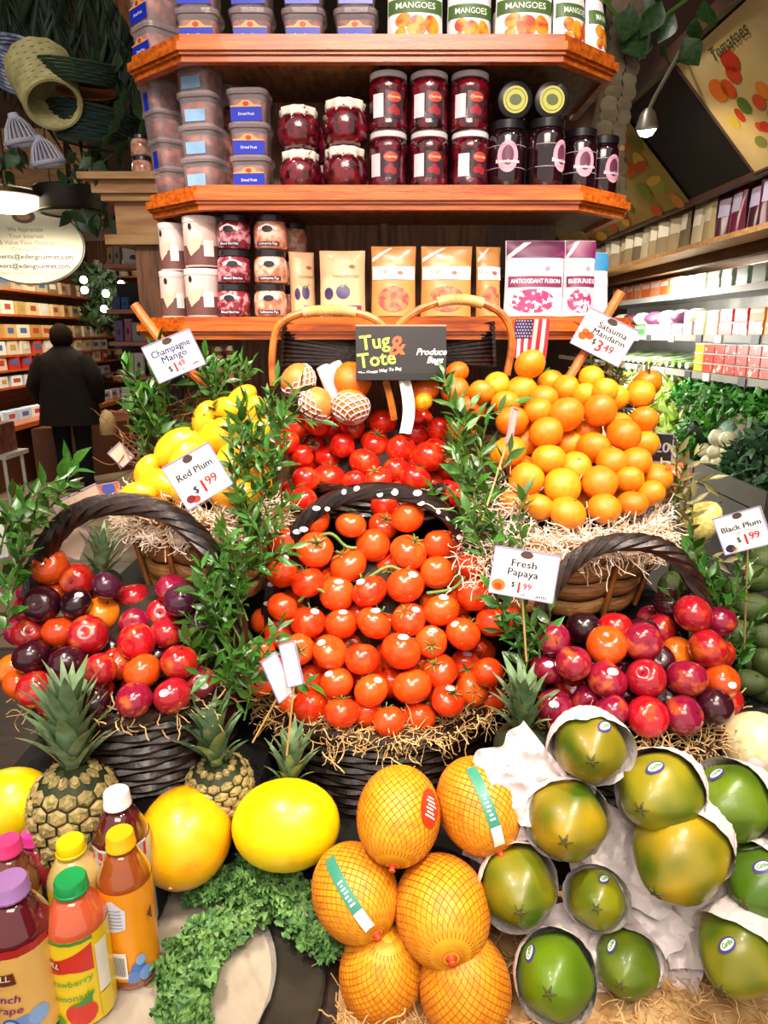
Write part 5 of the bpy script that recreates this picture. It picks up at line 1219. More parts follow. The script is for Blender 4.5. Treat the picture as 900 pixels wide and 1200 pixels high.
# black bag box
pb = P(470, 414, 1.245); kb = T(470, 414, 1.245)/F
bx = thing('bag_box', 'black box of produce bags on the basket below the shelf', 'box', pb, (-.12, 0, .02)); bw, bh = 106*kb, 62*kb
ob('box', MB().box((0, .03, 0), (bw, .06, bh)), M('box_black', '#262222', .4, noise=15, coat=.2), bx, smooth=False)
ob('flap', MB().box((0, -.004, -bh/2+.006), (bw*1.0, .006, .012)), M('box_black2', '#1c1a1a', .4, noise=15), bx, smooth=False)
ob('top_edge', MB().box((0, .03, bh/2+.001), (bw, .06, .003)), M('box_kraft', '#b08468', .6, noise=8), bx, smooth=False)
lime = flat('#b4c850', .5)
for s, x, z, sz, m, rot, shr in (('Tug', -.29, .20, .37, lime, .12, 0), ('Tote', -.27, -.12, .37, lime, .12, 0), ('&', -.06, .12, .5, flat('#e8582c', .5), .1, .2), ('The Green Way To Bag', -.24, -.33, .085, flat('#d8d8d8', .5), .12, .2), ('Produce', .33, .02, .17, flat('#f4f0f2', .5), 0, .35), ('Bags', .37, -.13, .17, flat('#f4f0f2', .5), 0, .35)):
    ob('lettering', text(S_flat, s, x*bw, z*bh, sz*bh, .001, .02, shr, rot), m, bx)
ob('swoosh', poly(S_flat, [(.0, .04*bh), (bw*.15, bh*.34), (bw*.03, bh*.10)], .0012), flat('#e8582c', .5), bx)
tag(ob('paper_strip', MB().grid(lambda i, j: (P(467+14*i + 5*sin(j*3), 446 + 62*j, 1.245-.03*j) + Vector((0, -.006*sin(i*6+j*3), 0))), 8, 14), white_paper), 'white paper strip hanging down below the black box', 'paper')
tag(ob('twig_bundle', MB().tube(px_path([(452, 446), (458, 470), (462, 492)], 1.26), .007, 6), wick_lt), 'short orange wicker piece under the black box', 'stick')
# ================================================================== RIGHT BACKGROUND: refrigerated produce case along the right wall
X0 = 1.80
def YU(u, z, x=X0):  # distance at which photo column u meets the plane x
    t = x*F/(u-450); return (t + (z-CAMZ)*SP)/CP
pc = thing('produce_case', 'long open refrigerated produce case along the right wall', 'display case', (2.1, 4.8, 0))
case_w = M('case_white', '#e8e8e0', .5, noise=6); case_d = M('case_dark', '#2a2624', .5, noise=6); rail_m = M('price_rail', '#8c8878', .4, noise=12)
loc0 = Vector((2.1, 4.8, 0))
def cbox(name, c, d, mat, par=pc): return ob(name, MB().box(Vector(c)-loc0, d), mat, par, smooth=False)
cbox('back', (2.42, 4.8, 1.35), (.06, 4.4, 1.3), case_w)
hd_ = cbox('header', (1.79, 4.8, 1.955), (.06, 4.4, .08), M('header_wood', '#7a4a26', .5, noise=6, col2='#5a3018', stretch=(8, 1, 8)))
cbox('ledge', (2.05, 4.8, 1.985), (.6, 4.4, .02), M('header_wood'))
for z, xf, mt in ((1.80, 1.92, case_w), (1.54, 1.80, case_d), (1.34, 1.76, case_d), (1.09, 1.70, case_d)):
    s = cbox('shelf', ((xf+2.42)/2, 4.8, z-.012), (2.42-xf, 4.4, .02), mt)
    r = cbox('price_rail', (xf-.006, 4.8, z-.018), (.012, 4.4, .036), rail_m if mt is case_d else case_w, s)
for z, xf in ((1.54, 1.80), (1.34, 1.76)):
    for k in range(10):
        y = 3.0 + k*.33 + .05*(k % 3); cbox('price_tag', (xf-.016, y, z-.022), (.006, .075, .042), M('tag_grey', '#3c3a38', .4, noise=12) if k % 2 else flat('#c8c4bc', name='tag_pale'))
cbox('lower_deck', (1.98, 4.8, .70), (.86, 4.4, .10), case_d); cbox('kick_panel', (1.62, 4.8, .32), (.06, 4.4, .64), case_d)

def bumpy(name, label, cat, p, rad, mat, seed, amp=.25, fr=5, n=30, m=18, group=None):
    mb = MB().lathe([(sin(pi*i/m) if 0 < i < m else 0, -cos(pi*i/m)) for i in range(m+1)], n)
    vs = []
    for x, y, z in mb.v:
        k = 1 + amp*mnoise.noise((x*fr+seed, y*fr, z*fr)) + amp*.6*mnoise.noise((x*fr*2.3, y*fr*2.3+seed, z*fr*2.3)); vs.append((x*k*rad[0], y*k*rad[1], z*k*rad[2]))
    mb.v = vs; return tag(ob(name, mb, mat, loc=p), label, cat, group)
def clump(name, label, cat, p, rad, mat, seed, n=260, ls=.03, group=None):
    rr = random.Random(seed); t = thing(name, label, cat, p, None, group); mb = MB()
    for k in range(n):
        d = Vector((rr.gauss(0, 1), rr.gauss(0, 1), rr.gauss(.2, 1))).normalized(); q = Vector((d.x*rad[0], d.y*rad[1], d.z*rad[2]))*rr.uniform(.75, 1.05)
        a = Vector((rr.gauss(0, 1), rr.gauss(0, 1), rr.gauss(0, 1))).normalized(); b = d.cross(a).normalized(); s = ls*rr.uniform(.6, 1.3); a = (d*.4 + b.cross(d)).normalized()
        mb.add([q, q + (a+b*.5)*s*.6, q + a*s*1.2 + d*s*.2, q + (a-b*.5)*s*.6], [(0, 1, 2), (0, 2, 3)])
    ob('leaves', mb, mat, t, smooth=False, kind='stuff')
    c = MB().lathe([(sin(pi*i/8)*.8 if 0 < i < 8 else 0, -cos(pi*i/8)*.8) for i in range(9)], 12, fn=lambda x, y, z: (x*rad[0], y*rad[1], z*rad[2])); ob('stalks', c, leaf_dk, t)
    return t
# top shelf packs
cols = ['#d8e8d0', '#b8dca8', '#eef2ea', '#9ccc8c', '#e4f0dc', '#c4e4c4']
packm = {}
def pack(label, x, y, z, d, c, group, cat='pack', c2=None, name='produce_pack'):
    t = thing(name, label, cat, (x, y, z), (0, 0, R.uniform(-.06, .06)), group)
    ob('pack', MB().prism([(-d[0]/2, -d[1]/2), (d[0]/2, -d[1]/2), (d[0]/2, d[1]/2), (-d[0]/2, d[1]/2)], 0, d[2]), flat(c, .35, .3), t, smooth=False)
    ob('lid_band', MB().box((-d[0]/2-.001, 0, d[2]*.72), (.003, d[1]*.92, d[2]*.28)), flat(c2 or '#f2f4ee', .35), t, smooth=False)
    return t
for k in range(18):
    y = 3.05 + k*.17
    if y < 4.75: pack('pale green salad pack on the lit top case shelf, %s from the front' % ORD[k], 1.99, y, 1.8, (.1, .13, .10), cols[k % 6], 'salad packs on the top case shelf')
    else: pack('carrot pack on the lit top case shelf, %s from the front' % ORD[k], 1.97, y, 1.8, (.1, .13, .105), '#e8743c' if k % 2 else '#f09868', 'carrot packs on the top case shelf', c2='#f8d8c8')
# second shelf
for k in range(20):
    y = 3.0 + k*.155; c = '#e89a1c' if y < 3.5 else ('#e8402c' if y < 3.9 else ('#e8e4b0' if y < 4.2 else ('#c8b0c8' if y < 5 else '#4a9a44')))
    for j in range(2 if y < 4.25 else 1):
        pack('%s box on the second case shelf, %s from the front, %s' % ({'#e89a1c': 'orange fruit', '#e8402c': 'red and white', '#e8e4b0': 'pale yellow', '#c8b0c8': 'purple-white radicchio', '#4a9a44': 'green herb'}[c], ORD[k] if k < 20 else 'last', ('lower', 'upper')[j]), 1.88, y, 1.541 + j*.066, (.12, .13, .064), c, 'boxes on the second case shelf')
# third shelf: cherry tomato boxes stacked three high, then leeks
tomb = M('cherry_tomato_box', '#d83a1c', .3, noise=26, col2='#f0dcd0', ramp=(.58, .64), coat=.5); tomy = M('yellow_tomato_box', '#f0a81c', .3, noise=26, col2='#f4e4c0', ramp=(.58, .64), coat=.5)
for k in range(9):
    for j in range(3):
        y = 3.0 + k*.118
        t = thing('tomato_box', '%s box in the case, %s from the front, %s layer' % ('yellow tomato' if k == 8 else 'cherry tomato', ORD[k], ('bottom', 'middle', 'top')[j]), 'box', (1.84, y, 1.341 + j*.052), None, 'cherry tomato boxes in the case')
        ob('tomatoes', MB().box((0, 0, .021), (.13, .108, .042)), tomy if k == 8 else tomb, t, smooth=False); ob('lid', MB().box((0, 0, .0465), (.136, .112, .006)), flat('#e8e0dc', .2, .6, name='lid_clear'), t, smooth=False)
leek = M('leek', '#e8eed0', .4, noise=3, col2='#6aa43c', stretch=(3, 1, 1), ramp=(.4, .6))
for k in range(16):
    y = 4.15 + k*.1; m_ = MB()
    tag(ob('leek', m_.tube([(1.80, y, 1.362), (1.98, y+.03, 1.375 + .01*(k % 2)), (2.2, y+.1, 1.39)], [.02, .018, .028], 8), leek), 'long white and green leek on third case shelf, %s from the front' % ORD[k], 'leek', 'leeks in the case')
for k in range(7):
    y = 4.2 + k*.22; bumpy('purple_cabbage', 'small %s cabbage on the second case shelf, %s from the front' % (('white', 'purple')[k % 2], ORD[k]), 'cabbage', (1.86, y, 1.645), (.07, .08, .045), M('cabbage_white', '#d8dcc8', .5, noise=8) if k % 2 == 0 else M('cabbage_purple', '#6a3454', .5, noise=8), k, .12, 3, 16, 10, 'cabbages in the case')
# fourth shelf: crates with parsley, beans
pars = M('parsley', '#4aa028', .5, noise=14, col2='#2c701c', rnd=.15); lett = M('lettuce_pale', '#cfe088', .5, noise=10, col2='#a8c850', rnd=.1); kal2 = M('kale_dark', '#3c6e3c', .55, noise=14, col2='#28502c')
crate_w = M('crate_wood', '#9a8a6a', .7, noise=10, col2='#7a6a4c', stretch=(6, 1, 6))
for k in range(6):
    y = 3.1 + k*.52; t = thing('produce_crate', 'shallow grey wooden crate on the fourth case shelf, %s from the front' % ORD[k], 'crate', (1.83, y, 1.091), None, 'crates on the fourth case shelf')
    for j in range(2): ob('slat', MB().box((-.12, 0, .02 + j*.045), (.012, .5, .04)), crate_w, t, smooth=False)
    for s_ in (-1, 1): ob('end', MB().box((0, s_*.248, .045), (.25, .012, .09)), crate_w, t, smooth=False)
    ob('floor', MB().box((0, 0, .006), (.25, .5, .012)), crate_w, t, smooth=False)
for k in range(5):
    clump('parsley_bunch', 'bright green parsley bunch in the case, %s from the front' % ORD[k], 'parsley', (1.78, 3.0 + k*.23, 1.20), (.12, .13, .075), pars, k, 380, .04, 'parsley bunches in the case')
for k in range(3): clump('bean_heap', 'pale green bean heap in the case, %s from the front' % ORD[k], 'beans', (1.82, 4.3 + k*.3, 1.20), (.11, .15, .05), lett, k+20, 160, .06, 'bean heaps')
# lower bins
for k in range(4):
    y = 2.95 + k*.66; t = thing('produce_bin', 'olive slatted bin at the foot of the case, %s from the front' % ORD[k], 'bin', (1.72, y, .752), None, 'bins at the foot of the case')
    for j in range(2): ob('slat', MB().box((-.2, 0, .05 + j*.095), (.015, .64, .088)), M('bin_olive', '#5c5848', .6, noise=8), t, smooth=False)
    for s_ in (-1, 1): ob('end', MB().box((0, s_*.318, .09), (.4, .012, .18)), M('bin_olive'), t, smooth=False)
    ob('floor', MB().box((0, 0, .006), (.4, .64, .012)), M('bin_olive'), t, smooth=False)
def lowp(u, v, x): 
    t = x*F/(u-450); d = ray(u, v); return Vector((0, 0, CAMZ)) + d*t
for k, (u, v, s) in enumerate(((905, 525, .12), (880, 535, .09), (880, 560, .10), (908, 562, .12), (866, 560, .07))): clump('kale_bunch', 'dark green kale bunch in the lower bin, %s' % ('at the right edge, upper', 'upper left', 'lower middle', 'at the right edge, lower', 'leftmost by the onions')[k], 'kale', lowp(u, v, 1.66), (s, s*1.1, s*.8), kal2, k+40, 300, .05, 'kale bunches in the bin')
sq_m = M('squash_green', '#7c9a84', .5, noise=6, col2='#5c7c68')
t = thing('squash', 'grey-green round squash behind the kale', 'squash', lowp(872, 512, 1.78), (.2, 0, 0)); ob('fruit', ball(24, 14, sq=.8, dimple=.15, lobes=9), sq_m, t, scale=.13); ob('stem', PST, parent=t, scale=.1)
on_m = M('onion_white', '#efe8cc', .35, noise=5, col2='#d8d4a0', coat=.2)
ONI = ball(16, 10, sq=.95, dimple=-.15).mesh('onion', on_m)
for k, (u, v) in enumerate(((840, 513), (852, 515), (838, 530), (854, 530), (830, 542), (843, 542), (855, 545), (832, 553), (846, 557), (826, 528))):
    t = thing('onion', 'white onion in the lower bin, %s of the heap' % ('top left', 'top right', 'upper left', 'upper right', 'middle left', 'middle', 'middle right', 'bottom left', 'bottom right', 'far left')[k], 'onion', lowp(u, v, 1.62 + .02*(k % 2)), (R.uniform(-.8, .8), R.uniform(-.8, .8), 0), 'white onions in the bin'); ob('bulb', ONI, parent=t, scale=.04); ob('tip', PST, parent=t, scale=.04)
for k, (u, v) in enumerate(((812, 520), (806, 540), (822, 505))): clump('parsley_bunch', 'green parsley bunch in the lower bin, %s' % ('middle', 'lower', 'upper')[k], 'parsley', lowp(u, v, 1.66), (.10, .13, .09), pars, 60+k, 300, .045, 'parsley in the bin')
for k, (u, v) in enumerate(((785, 500), (795, 515), (775, 490), (768, 505))): clump('lettuce_head', 'pale yellow-green lettuce in the lower bin, %s' % ('second', 'front', 'third', 'rear')[k], 'lettuce', lowp(u, v, 1.70), (.11, .13, .09), lett, 70+k, 200, .09, 'lettuces in the bin')

# hanging bags on the ledge
kraft = ['#8a7450', '#a08a62', '#b8a888', '#6a5638', '#927c54']
for k in range(24):
    y = 2.86 + k*.145; dark = k < 6
    c = ('#c8941c', '#8a1c28', '#4a1430', '#3a1024', '#6a1838', '#4c1430')[k] if dark else kraft[k % 5]
    t = thing('snack_bag', '%s bag standing on the case ledge, %s from the front' % ('dark fruit' if dark and k else ('yellow' if k == 0 else 'kraft'), (ORD + ['twenty-first', 'twenty-second', 'twenty-third', 'twenty-fourth'])[k]), 'bag', (1.66 + .01*(k % 2), y, 1.996), (0, 0, -pi/2 + R.uniform(-.1, .5)), 'bags along the case ledge')
    S = pouch_S(.14, .23, .05); mb = MB().grid(lambda i, j: S((i-.5)*.14, j*.23, 0), 8, 8); mb.grid(lambda i, j: (lambda q: Vector((q.x, -q.y*.6, q.z)))(S((.5-i)*.14, j*.23, 0)), 8, 8)
    ob('pouch', mb, flat(c, .3 if dark else .55, .5 if dark else 0), t)
    ob('label', patch(S, -.045, .045, .10, .18, .0015, 6, 4), flat('#a89cb4' if dark else ('#e0d4bc' if k % 3 else '#c4b494'), .5), t)
cbox('ledge_board', (1.66, 4.8, 1.98), (.16, 4.4, .025), oak_lt)
# slanted panels above the case
def slant(y0, y1, xa=1.216, za=2.63, xb=1.60, zb=2.22, off=0):
    n = Vector((-(za-zb), 0, -(xb-xa))).normalized()*off
    return lambda i, j: Vector((xa+(xb-xa)*j, y0+(y1-y0)*i, za+(zb-za)*j)) + n
pn = thing('slanted_canopy', 'black slanted canopy panel over the produce case', 'canopy', (1.4, 4, 2.4))
L0 = Vector((1.4, 4, 2.4))
def pgrid(f, a=1, b=1): return MB().grid(lambda i, j: f(i, j) - L0, a, b)
ob('panel', pgrid(slant(2.0, 7, off=0), 10, 4), M('canopy_black', '#14100e', .5, noise=4), pn, smooth=False)
ob('upper_rail', MB().box(Vector((1.2, 4.5, 2.66))-L0, (.05, 5, .06)), M('rail_brown', '#3a2014', .5, noise=5), pn, smooth=False)
ob('lower_rail', MB().box(Vector((1.61, 4.5, 2.21))-L0, (.03, 5, .03)), M('rail_brown'), pn, smooth=False)
ob('beam', MB().box(Vector((1.34, 4.9, 2.86))-L0, (.3, 3.0, .34)), M('beam_brown', '#4a2814', .6, noise=5), pn, smooth=False)
po = thing('fruit_poster', 'cream poster of painted tomatoes and peppers on the canopy', 'poster', (1.4, 2.6, 2.4)); L1 = Vector((1.4, 2.6, 2.4))
fS = slant(3.2, 2.2, off=.012)
def Spo(a, b, off):
    f = slant(3.2, 2.2, off=.012+off); return f(a, b) - L1
pc_m = M('poster_cream', '#d8bc84', .3, noise=3, col2='#c4a468', coat=.5)
ob('sheet', MB().grid(lambda i, j: Spo(i, j, 0), 8, 6), pc_m, po, smooth=False)
ob('frame', MB().tube([Spo(0, 0, 0), Spo(0, 1, 0), Spo(1, 1, 0)], .008, 4), M('rail_brown'), po, smooth=False)
for a, b, ra, rb, c in ((.14, .33, .055, .09, '#d86a1c'), (.20, .36, .04, .075, '#d04a18'), (.31, .22, .05, .085, '#c03018'), (.28, .30, .04, .07, '#c83c1c'), (.22, .52, .035, .07, '#5a6a28'), (.16, .56, .022, .06, '#b83818'), (.31, .55, .035, .06, '#c84a28'), (.10, .58, .03, .06, '#c8a838'), (.37, .50, .035, .07, '#d87a20'), (.33, .68, .03, .05, '#8a8a30'), (.25, .72, .03, .045, '#c03a20'), (.22, .70, .02, .04, '#c84a28'), (.17, .80, .035, .05, '#7a7a38'), (.28, .86, .025, .035, '#b83020'), (.22, .88, .015, .03, '#c8402c'), (.40, .75, .03, .06, '#b02c1c'), (.42, .9, .03, .05, '#d89030'), (.44, .62, .04, .06, '#8a9a3c')):
    ob('vegetable_picture', disc(Spo, a, b, ra, rb, .002, 14), flat(c, .35, .4), po)
ob('lettering', text(lambda a, b, off: Spo(a, .24-b, off), 'Tomatoes', .36, .12, .13, .003, .01, shear=.3, sx=.5), flat('#4a4a28', .4), po)
p2 = thing('fruit_poster', 'dim fruit mural panel behind the spotlight', 'poster', (1.45, 4.6, 2.35)); L2 = Vector((1.45, 4.6, 2.35))
def Sp2(a, b, off):
    f = slant(6.2, 3.85, za=2.66, xa=1.19, off=.012+off); return f(a, b) - L2
ob('sheet', MB().grid(lambda i, j: Sp2(i, j, 0), 8, 6), M('mural_olive', '#7a6a38', .5, noise=6, col2='#9a7a3c'), p2, smooth=False)
rr = random.Random(5)
for k in range(60):
    ob('fruit_picture', disc(Sp2, rr.uniform(.04, .97), rr.uniform(.2, .97), rr.uniform(.02, .045), rr.uniform(.04, .09), .001+.0001*k, 10), flat(rr.choice(['#b87830', '#a85820', '#8a8a34', '#c89838', '#6a6a28', '#b04a20'])), p2)
# spotlight
sp = thing('spotlight', 'small lit spotlight on the black canopy', 'lamp', P(758, 150, 3.05)); 
ob('housing', MB().lathe([(.012, .07), (.03, .05), (.045, .0), (.04, -.005)], 18), M('lamp_grey', '#5c544c', .4, metal=.5), sp, rot=(.25, -.1, 0)); ob('bulb', MB().lathe([(0, -.035), (.022, -.028), (.036, -.008), (.04, .005), (0, .01)], 18), M('bulb_lit', '#fff4e0', .4, emit=18), sp, rot=(.25, -.1, 0))
ob('arm', MB().tube([(0, 0, .06), (.03, .02, .12), (.13, .05, .30)], .008, 6), M('lamp_grey'), sp)
spot('canopy_lamp', P(758, 158, 3.0), (1.6, 3.4, 2.0), 14, 110, (1, .88, .7))
# palm trunk column and pothos leaves
tk = thing('palm_tree', 'grey palm tree column with leaf scars behind the right shelf ends', 'tree', P(716, 240, 2.4))
trm = M('palm_bark', '#8a7a60', .8, noise=14, col2='#6a5a44', bump=(30, .6)); pts = [P(712, 250, 2.4)-tk.location, P(708, 170, 2.4)-tk.location, P(722, 100, 2.4)-tk.location, P(728, 30, 2.4)-tk.location, P(735, -60, 2.4)-tk.location]
ob('stem', MB().tube(pts, [.065, .055, .048, .05, .05], 16), trm, tk)
for k in range(20):
    f = k/20*4; i = min(3, int(f)); p = pts[i].lerp(pts[i+1], f-i)
    for s_ in (-1, 1):
        ob('leaf_scar', MB().lathe([(0, 0), (.022, .002), (.026, .008), (.012, .012), (0, .010)], 10), trm, tk, loc=p + Vector((s_*.022 + .006*(k % 2), -.045, 0)), rot=(pi/2, 0, .3*s_))
POTH = leaf_mesh(M('pothos', '#3a5a2c', .35, noise=8, col2='#243c1c', coat=.3, rnd=.3), .36, .08, .2, 'pothos_leaf')
pv = thing('pothos_vine', 'trailing vine with broad leaves at the top right', 'plant', P(735, -20, 2.3))
ob('vine', MB().tube([q - pv.location for q in px_path([(690, -20), (725, 20), (745, 40), (790, 10), (830, -20)], 2.3)], .005, 5), stem_m, pv)
rr = random.Random(9)
for k, (u, v) in enumerate(((708, 30), (722, 18), (742, 5), (735, 30), (755, 10), (760, 35), (700, 5), (716, 0), (775, 0), (790, 15), (800, 45), (815, 20), (780, 50), (745, -10), (765, -5), (825, 0), (730, -5), (712, 55))):
    p = P(u, v, 2.3 + rr.uniform(-.05, .25)); ob('leaf', POTH, parent=pv, loc=p - pv.location, rot=(rr.uniform(-1.9, -1.0), rr.uniform(-.6, .6), rr.uniform(-.8, .8)), scale=rr.uniform(.08, .115))
# wooden slatted crate behind dark jars
cr = thing('lattice_crate', 'small wooden slatted piece behind the dark jars', 'crate', Vector((XU(690, 1.6, 1.88), 1.6, 1.88)))
for k in range(6): ob('slat', MB().box((k*.014-.04, 0, 0), (.007, .01, .13), Matrix.Rotation(.6, 3, 'Y')), oak_dk, cr, smooth=False)
for k in range(2): ob('crossbar', MB().box((k*.02-.01, -.012, -.01+k*.04), (.12, .008, .008), Matrix.Rotation(-.3, 3, 'Y')), oak_dk, cr, smooth=False)

# ================================================================== LEFT BACKGROUND
# ceiling greenery and baskets
FRM = leaf_mesh(M('palm_leaf', '#2a3a24', .55, noise=6, col2='#1c2818', rnd=.35), .035, .02, .25, 'leaflet')
rr = random.Random(12)
for k, (u0, v0, u1, v1) in enumerate(((10, -60, 0, 60), (60, -70, 40, 50), (110, -60, 95, 70), (150, -50, 140, 80), (40, -50, 75, 60), (90, -80, 130, 40), (-20, -40, 20, 40), (175, -40, 165, 70))):
    a, b = P(u0, v0, 2.7), P(u1, v1, 2.55); t = thing('palm_frond', 'dark palm frond hanging from the ceiling, %s from the left edge' % ORD[k], 'frond', a, None, 'ceiling palm fronds')
    pts = [a.lerp(b, q/8) - a + Vector((0, 0, .04*sin(pi*q/8))) for q in range(9)]
    st = ob('midrib', MB().tube(pts, [.006*(1-.8*q/8) for q in range(9)], 5), leaf_dk, t)
    for q in range(26):
        f = q/26*8; i = int(f); p = pts[i].lerp(pts[min(8, i+1)], f-i)
        ob('leaflet', FRM, parent=t, loc=p, rot=(rr.uniform(-1.7, -1.0), rr.uniform(-.5, .5), (1 if q % 2 else -1)*rr.uniform(.2, 1.0)), scale=rr.uniform(.24, .38))
iv = thing('ivy_garland', 'dark ivy garland along the upper left shelf corner', 'plant', P(160, 120, 2.2))
IVY = leaf_mesh(M('ivy_leaf', '#33502c', .45, noise=8, col2='#20341c', rnd=.35), .3, .08, .2, 'ivy_leaf')
ob('vine', MB().tube([q - iv.location for q in px_path([(175, 60), (150, 110), (170, 150), (120, 190), (100, 205), (80, 210)], 2.45)], .003, 5), leaf_dk, iv)
for k in range(70):
    u, v = rr.choice([(rr.gauss(145, 25), rr.gauss(120, 25)), (rr.gauss(110, 22), rr.gauss(190, 14)), (rr.gauss(165, 14), rr.gauss(150, 25)), (rr.gauss(110, 20), rr.gauss(250, 6)), (rr.gauss(5, 10), rr.gauss(185, 12))])
    ob('leaf', IVY, parent=iv, loc=P(u, v, rr.uniform(2.25, 2.6)) - iv.location, rot=(rr.uniform(-1.9, -.6), rr.uniform(-.8, .8), rr.uniform(-2, 2)), scale=rr.uniform(.05, .09))
def hang_basket(label, u, v, Y, r, h, rot, mat, rows=12, taper=.8):
    t = thing('hanging_basket', label, 'basket', P(u, v, Y), rot, 'baskets hung from the ceiling'); mb = MB()
    for j in range(rows):
        q = j/(rows-1); k = taper + (1-taper)*q
        mb.tube([(r*k*(1+.02*sin(12*a+pi*j))*cos(a), r*k*(1+.02*sin(12*a+pi*j))*sin(a), h*(q-.5)) for a in [2*pi*i/48 for i in range(49)]], h/rows*.55, 4, cap=False)
    ob('weave', mb, mat, t, kind='stuff'); ob('base', MB().lathe([(0, -h/2), (r*taper, -h/2), (r*taper, -h/2+.006), (0, -h/2+.006)], 28), mat, t); ob('rim', MB().tube([(r*1.02*cos(2*pi*i/40), r*1.02*sin(2*pi*i/40), h/2) for i in range(41)], h*.05, 6, cap=False), mat, t)
    return t
hang_basket('cream woven basket hanging tilted among the palm fronds', 55, 102, 2.3, .075, .15, (2.6, -.5, 0), M('basket_cream', '#c8c088', .6, noise=20, col2='#a89c64'), 14, 1.25)
hang_basket('dark green flat basket among the fronds', 94, 86, 2.3, .11, .05, (.2, .1, 0), M('basket_green', '#2c4434', .6, noise=14), 7)
hang_basket('blue-white striped basket at the left edge', 22, 78, 2.45, .075, .12, (.5, .4, 0), M('basket_blue', '#a8b0c8', .6, noise=18, col2='#6a7090', ramp=(.45, .55)), 12)
hang_basket('dim green square basket below the fronds', 108, 150, 2.45, .13, .09, (.1, .1, .5), M('basket_teal', '#2a3e38', .6, noise=12), 9)
tag(ob('wooden_tray', MB().lathe([(0, 0), (.07, .0), (.09, .012), (.085, .015), (.068, .006), (0, .006)], 28), oak, loc=P(102, 112, 2.4), rot=(.5, .2, 0)), 'small orange wooden dish behind the cream basket', 'dish')
shade_m = M('shade_white', '#c8c8dc', .35, noise=10)
for k, (u, v, s) in enumerate(((22, 153, 1), (52, 178, .98))):
    t = thing('fluted_shade', 'white slotted bell shade under the ceiling, %s' % ('upper left', 'lower right')[k], 'lamp shade', P(u, v, 2.35), (.15, -.2, 0), 'slotted bell shades', s); n = 20
    ob('cap', MB().lathe([(0, .05), (.014, .048), (.018, .035), (.02, .03)], 18), shade_m, t)
    for i in range(n):
        a = 2*pi*i/n; ob('rib', MB().tube([(.018*cos(a), .018*sin(a), .034), (.036*cos(a), .036*sin(a), .008), (.05*cos(a), .05*sin(a), -.03)], [.0022, .0032, .004], 4), shade_m, t)
    ob('ring', MB().tube([(.05*cos(2*pi*i/32), .05*sin(2*pi*i/32), -.034) for i in range(33)], .0075, 8, cap=False), shade_m, t)
# pendant dome lamp, dark drum, oval sign
pl = thing('dome_lamp', 'lit white dome lamp with brass rim at the left edge', 'lamp', P(8, 232, 3.0))
ob('glass', MB().lathe([(0, -.06), (.07, -.052), (.115, -.03), (.135, 0)], 30), M('opal_lit', '#fff0cc', .3, emit=5), pl); ob('rim', MB().lathe([(.13, 0), (.15, .002), (.152, .018), (.12, .03), (0, .05)], 30), M('brass_dark', '#5c4c30', .4, metal=.7), pl); ob('stem', MB().tube([(0, 0, .04), (0, 0, .5)], .01, 6), M('brass_dark'), pl)
spot('dome_light', P(8, 245, 3.0), P(8, 245, 3.0) + Vector((0, .2, -1)), 40, 165, (1, .88, .66), .1, .3)
dl = thing('drum_lamp', 'dark drum shade beside the lit dome lamp', 'lamp', P(84, 236, 3.1)); ob('drum', MB().lathe([(.125, -.045), (.14, .0), (.145, .045), (.14, .05), (0, .05)], 32), M('drum_dark', '#2c241c', .5, noise=6), dl); ob('ring', MB().tube([(.127*cos(2*pi*i/32), .127*sin(2*pi*i/32), -.045) for i in range(33)], .008, 6, cap=False), M('brass_dark'), dl); ob('stem', MB().tube([(0, 0, .04), (0, 0, .45)], .01, 6), M('brass_dark'), dl)
os_p = P(33, 287, 3.4); ok = T(33, 287, 3.4)/F; ovs = thing('oval_sign', 'cream oval hanging sign with dark border and printed text', 'sign', os_p, (0, 0, .1)); RA, RB = 65*ok, 45*ok
def oval(ra, rb, y0, y1, n=48):
    mb = MB(); vs = [(ra*cos(2*pi*i/n), y, rb*sin(2*pi*i/n)) for y in (y0, y1) for i in range(n)]
    return mb.add(vs, [tuple(range(n)), tuple(range(n, 2*n))[::-1]] + [(i, (i+1) % n, n+(i+1) % n, n+i) for i in range(n)])
ob('border', oval(RA, RB, -.008, .012), M('sign_bronze', '#5c4c30', .4, noise=8), ovs, smooth=False); b = ob('board', oval(RA*.965, RB*.955, -.012, 0), M('sign_cream', '#f4ecd4', .5, noise=5, emit=.0), ovs, smooth=False)
ob('emblem', disc(S_flat, 0, RB*.68, RA*.2, RB*.17, .0135), flat('#6a4a2c'), b); ob('emblem', disc(S_flat, 0, RB*.67, RA*.12, RB*.08, .0145), flat('#b08848'), b)
for s, z, w in (('We Appreciate', .36, .6), ('Your Interest', .2, .6), ('& Value Your Opinion', .04, .95), ('Comments to', -.12, .55)): ob('lettering', text(S_flat, s, 0, RB*z, RB*.15, .0135, .0, width=RA*w), flat('#8a8068'), b)
for s, z, w in (('comments@edengourmet.com', -.30, 1.55), ('answers@edengourmet.com', -.53, 1.4)): ob('lettering', text(S_flat, s, 0, RB*z, RB*.17, .0135, .015, width=RA*w), ink, b)
ob('lettering', text(S_flat, 'Please contact us about anything', 0, -RB*.70, RB*.1, .0135, .0, width=RA*1.1), flat('#8a8068'), b)
for s_ in (-1, 1): ob('chain', MB().tube([(s_*RA*.5, 0, RB*.85), (s_*RA*.5, 0, RB*.85+.35)], .004, 5), M('brass_dark'), ovs)
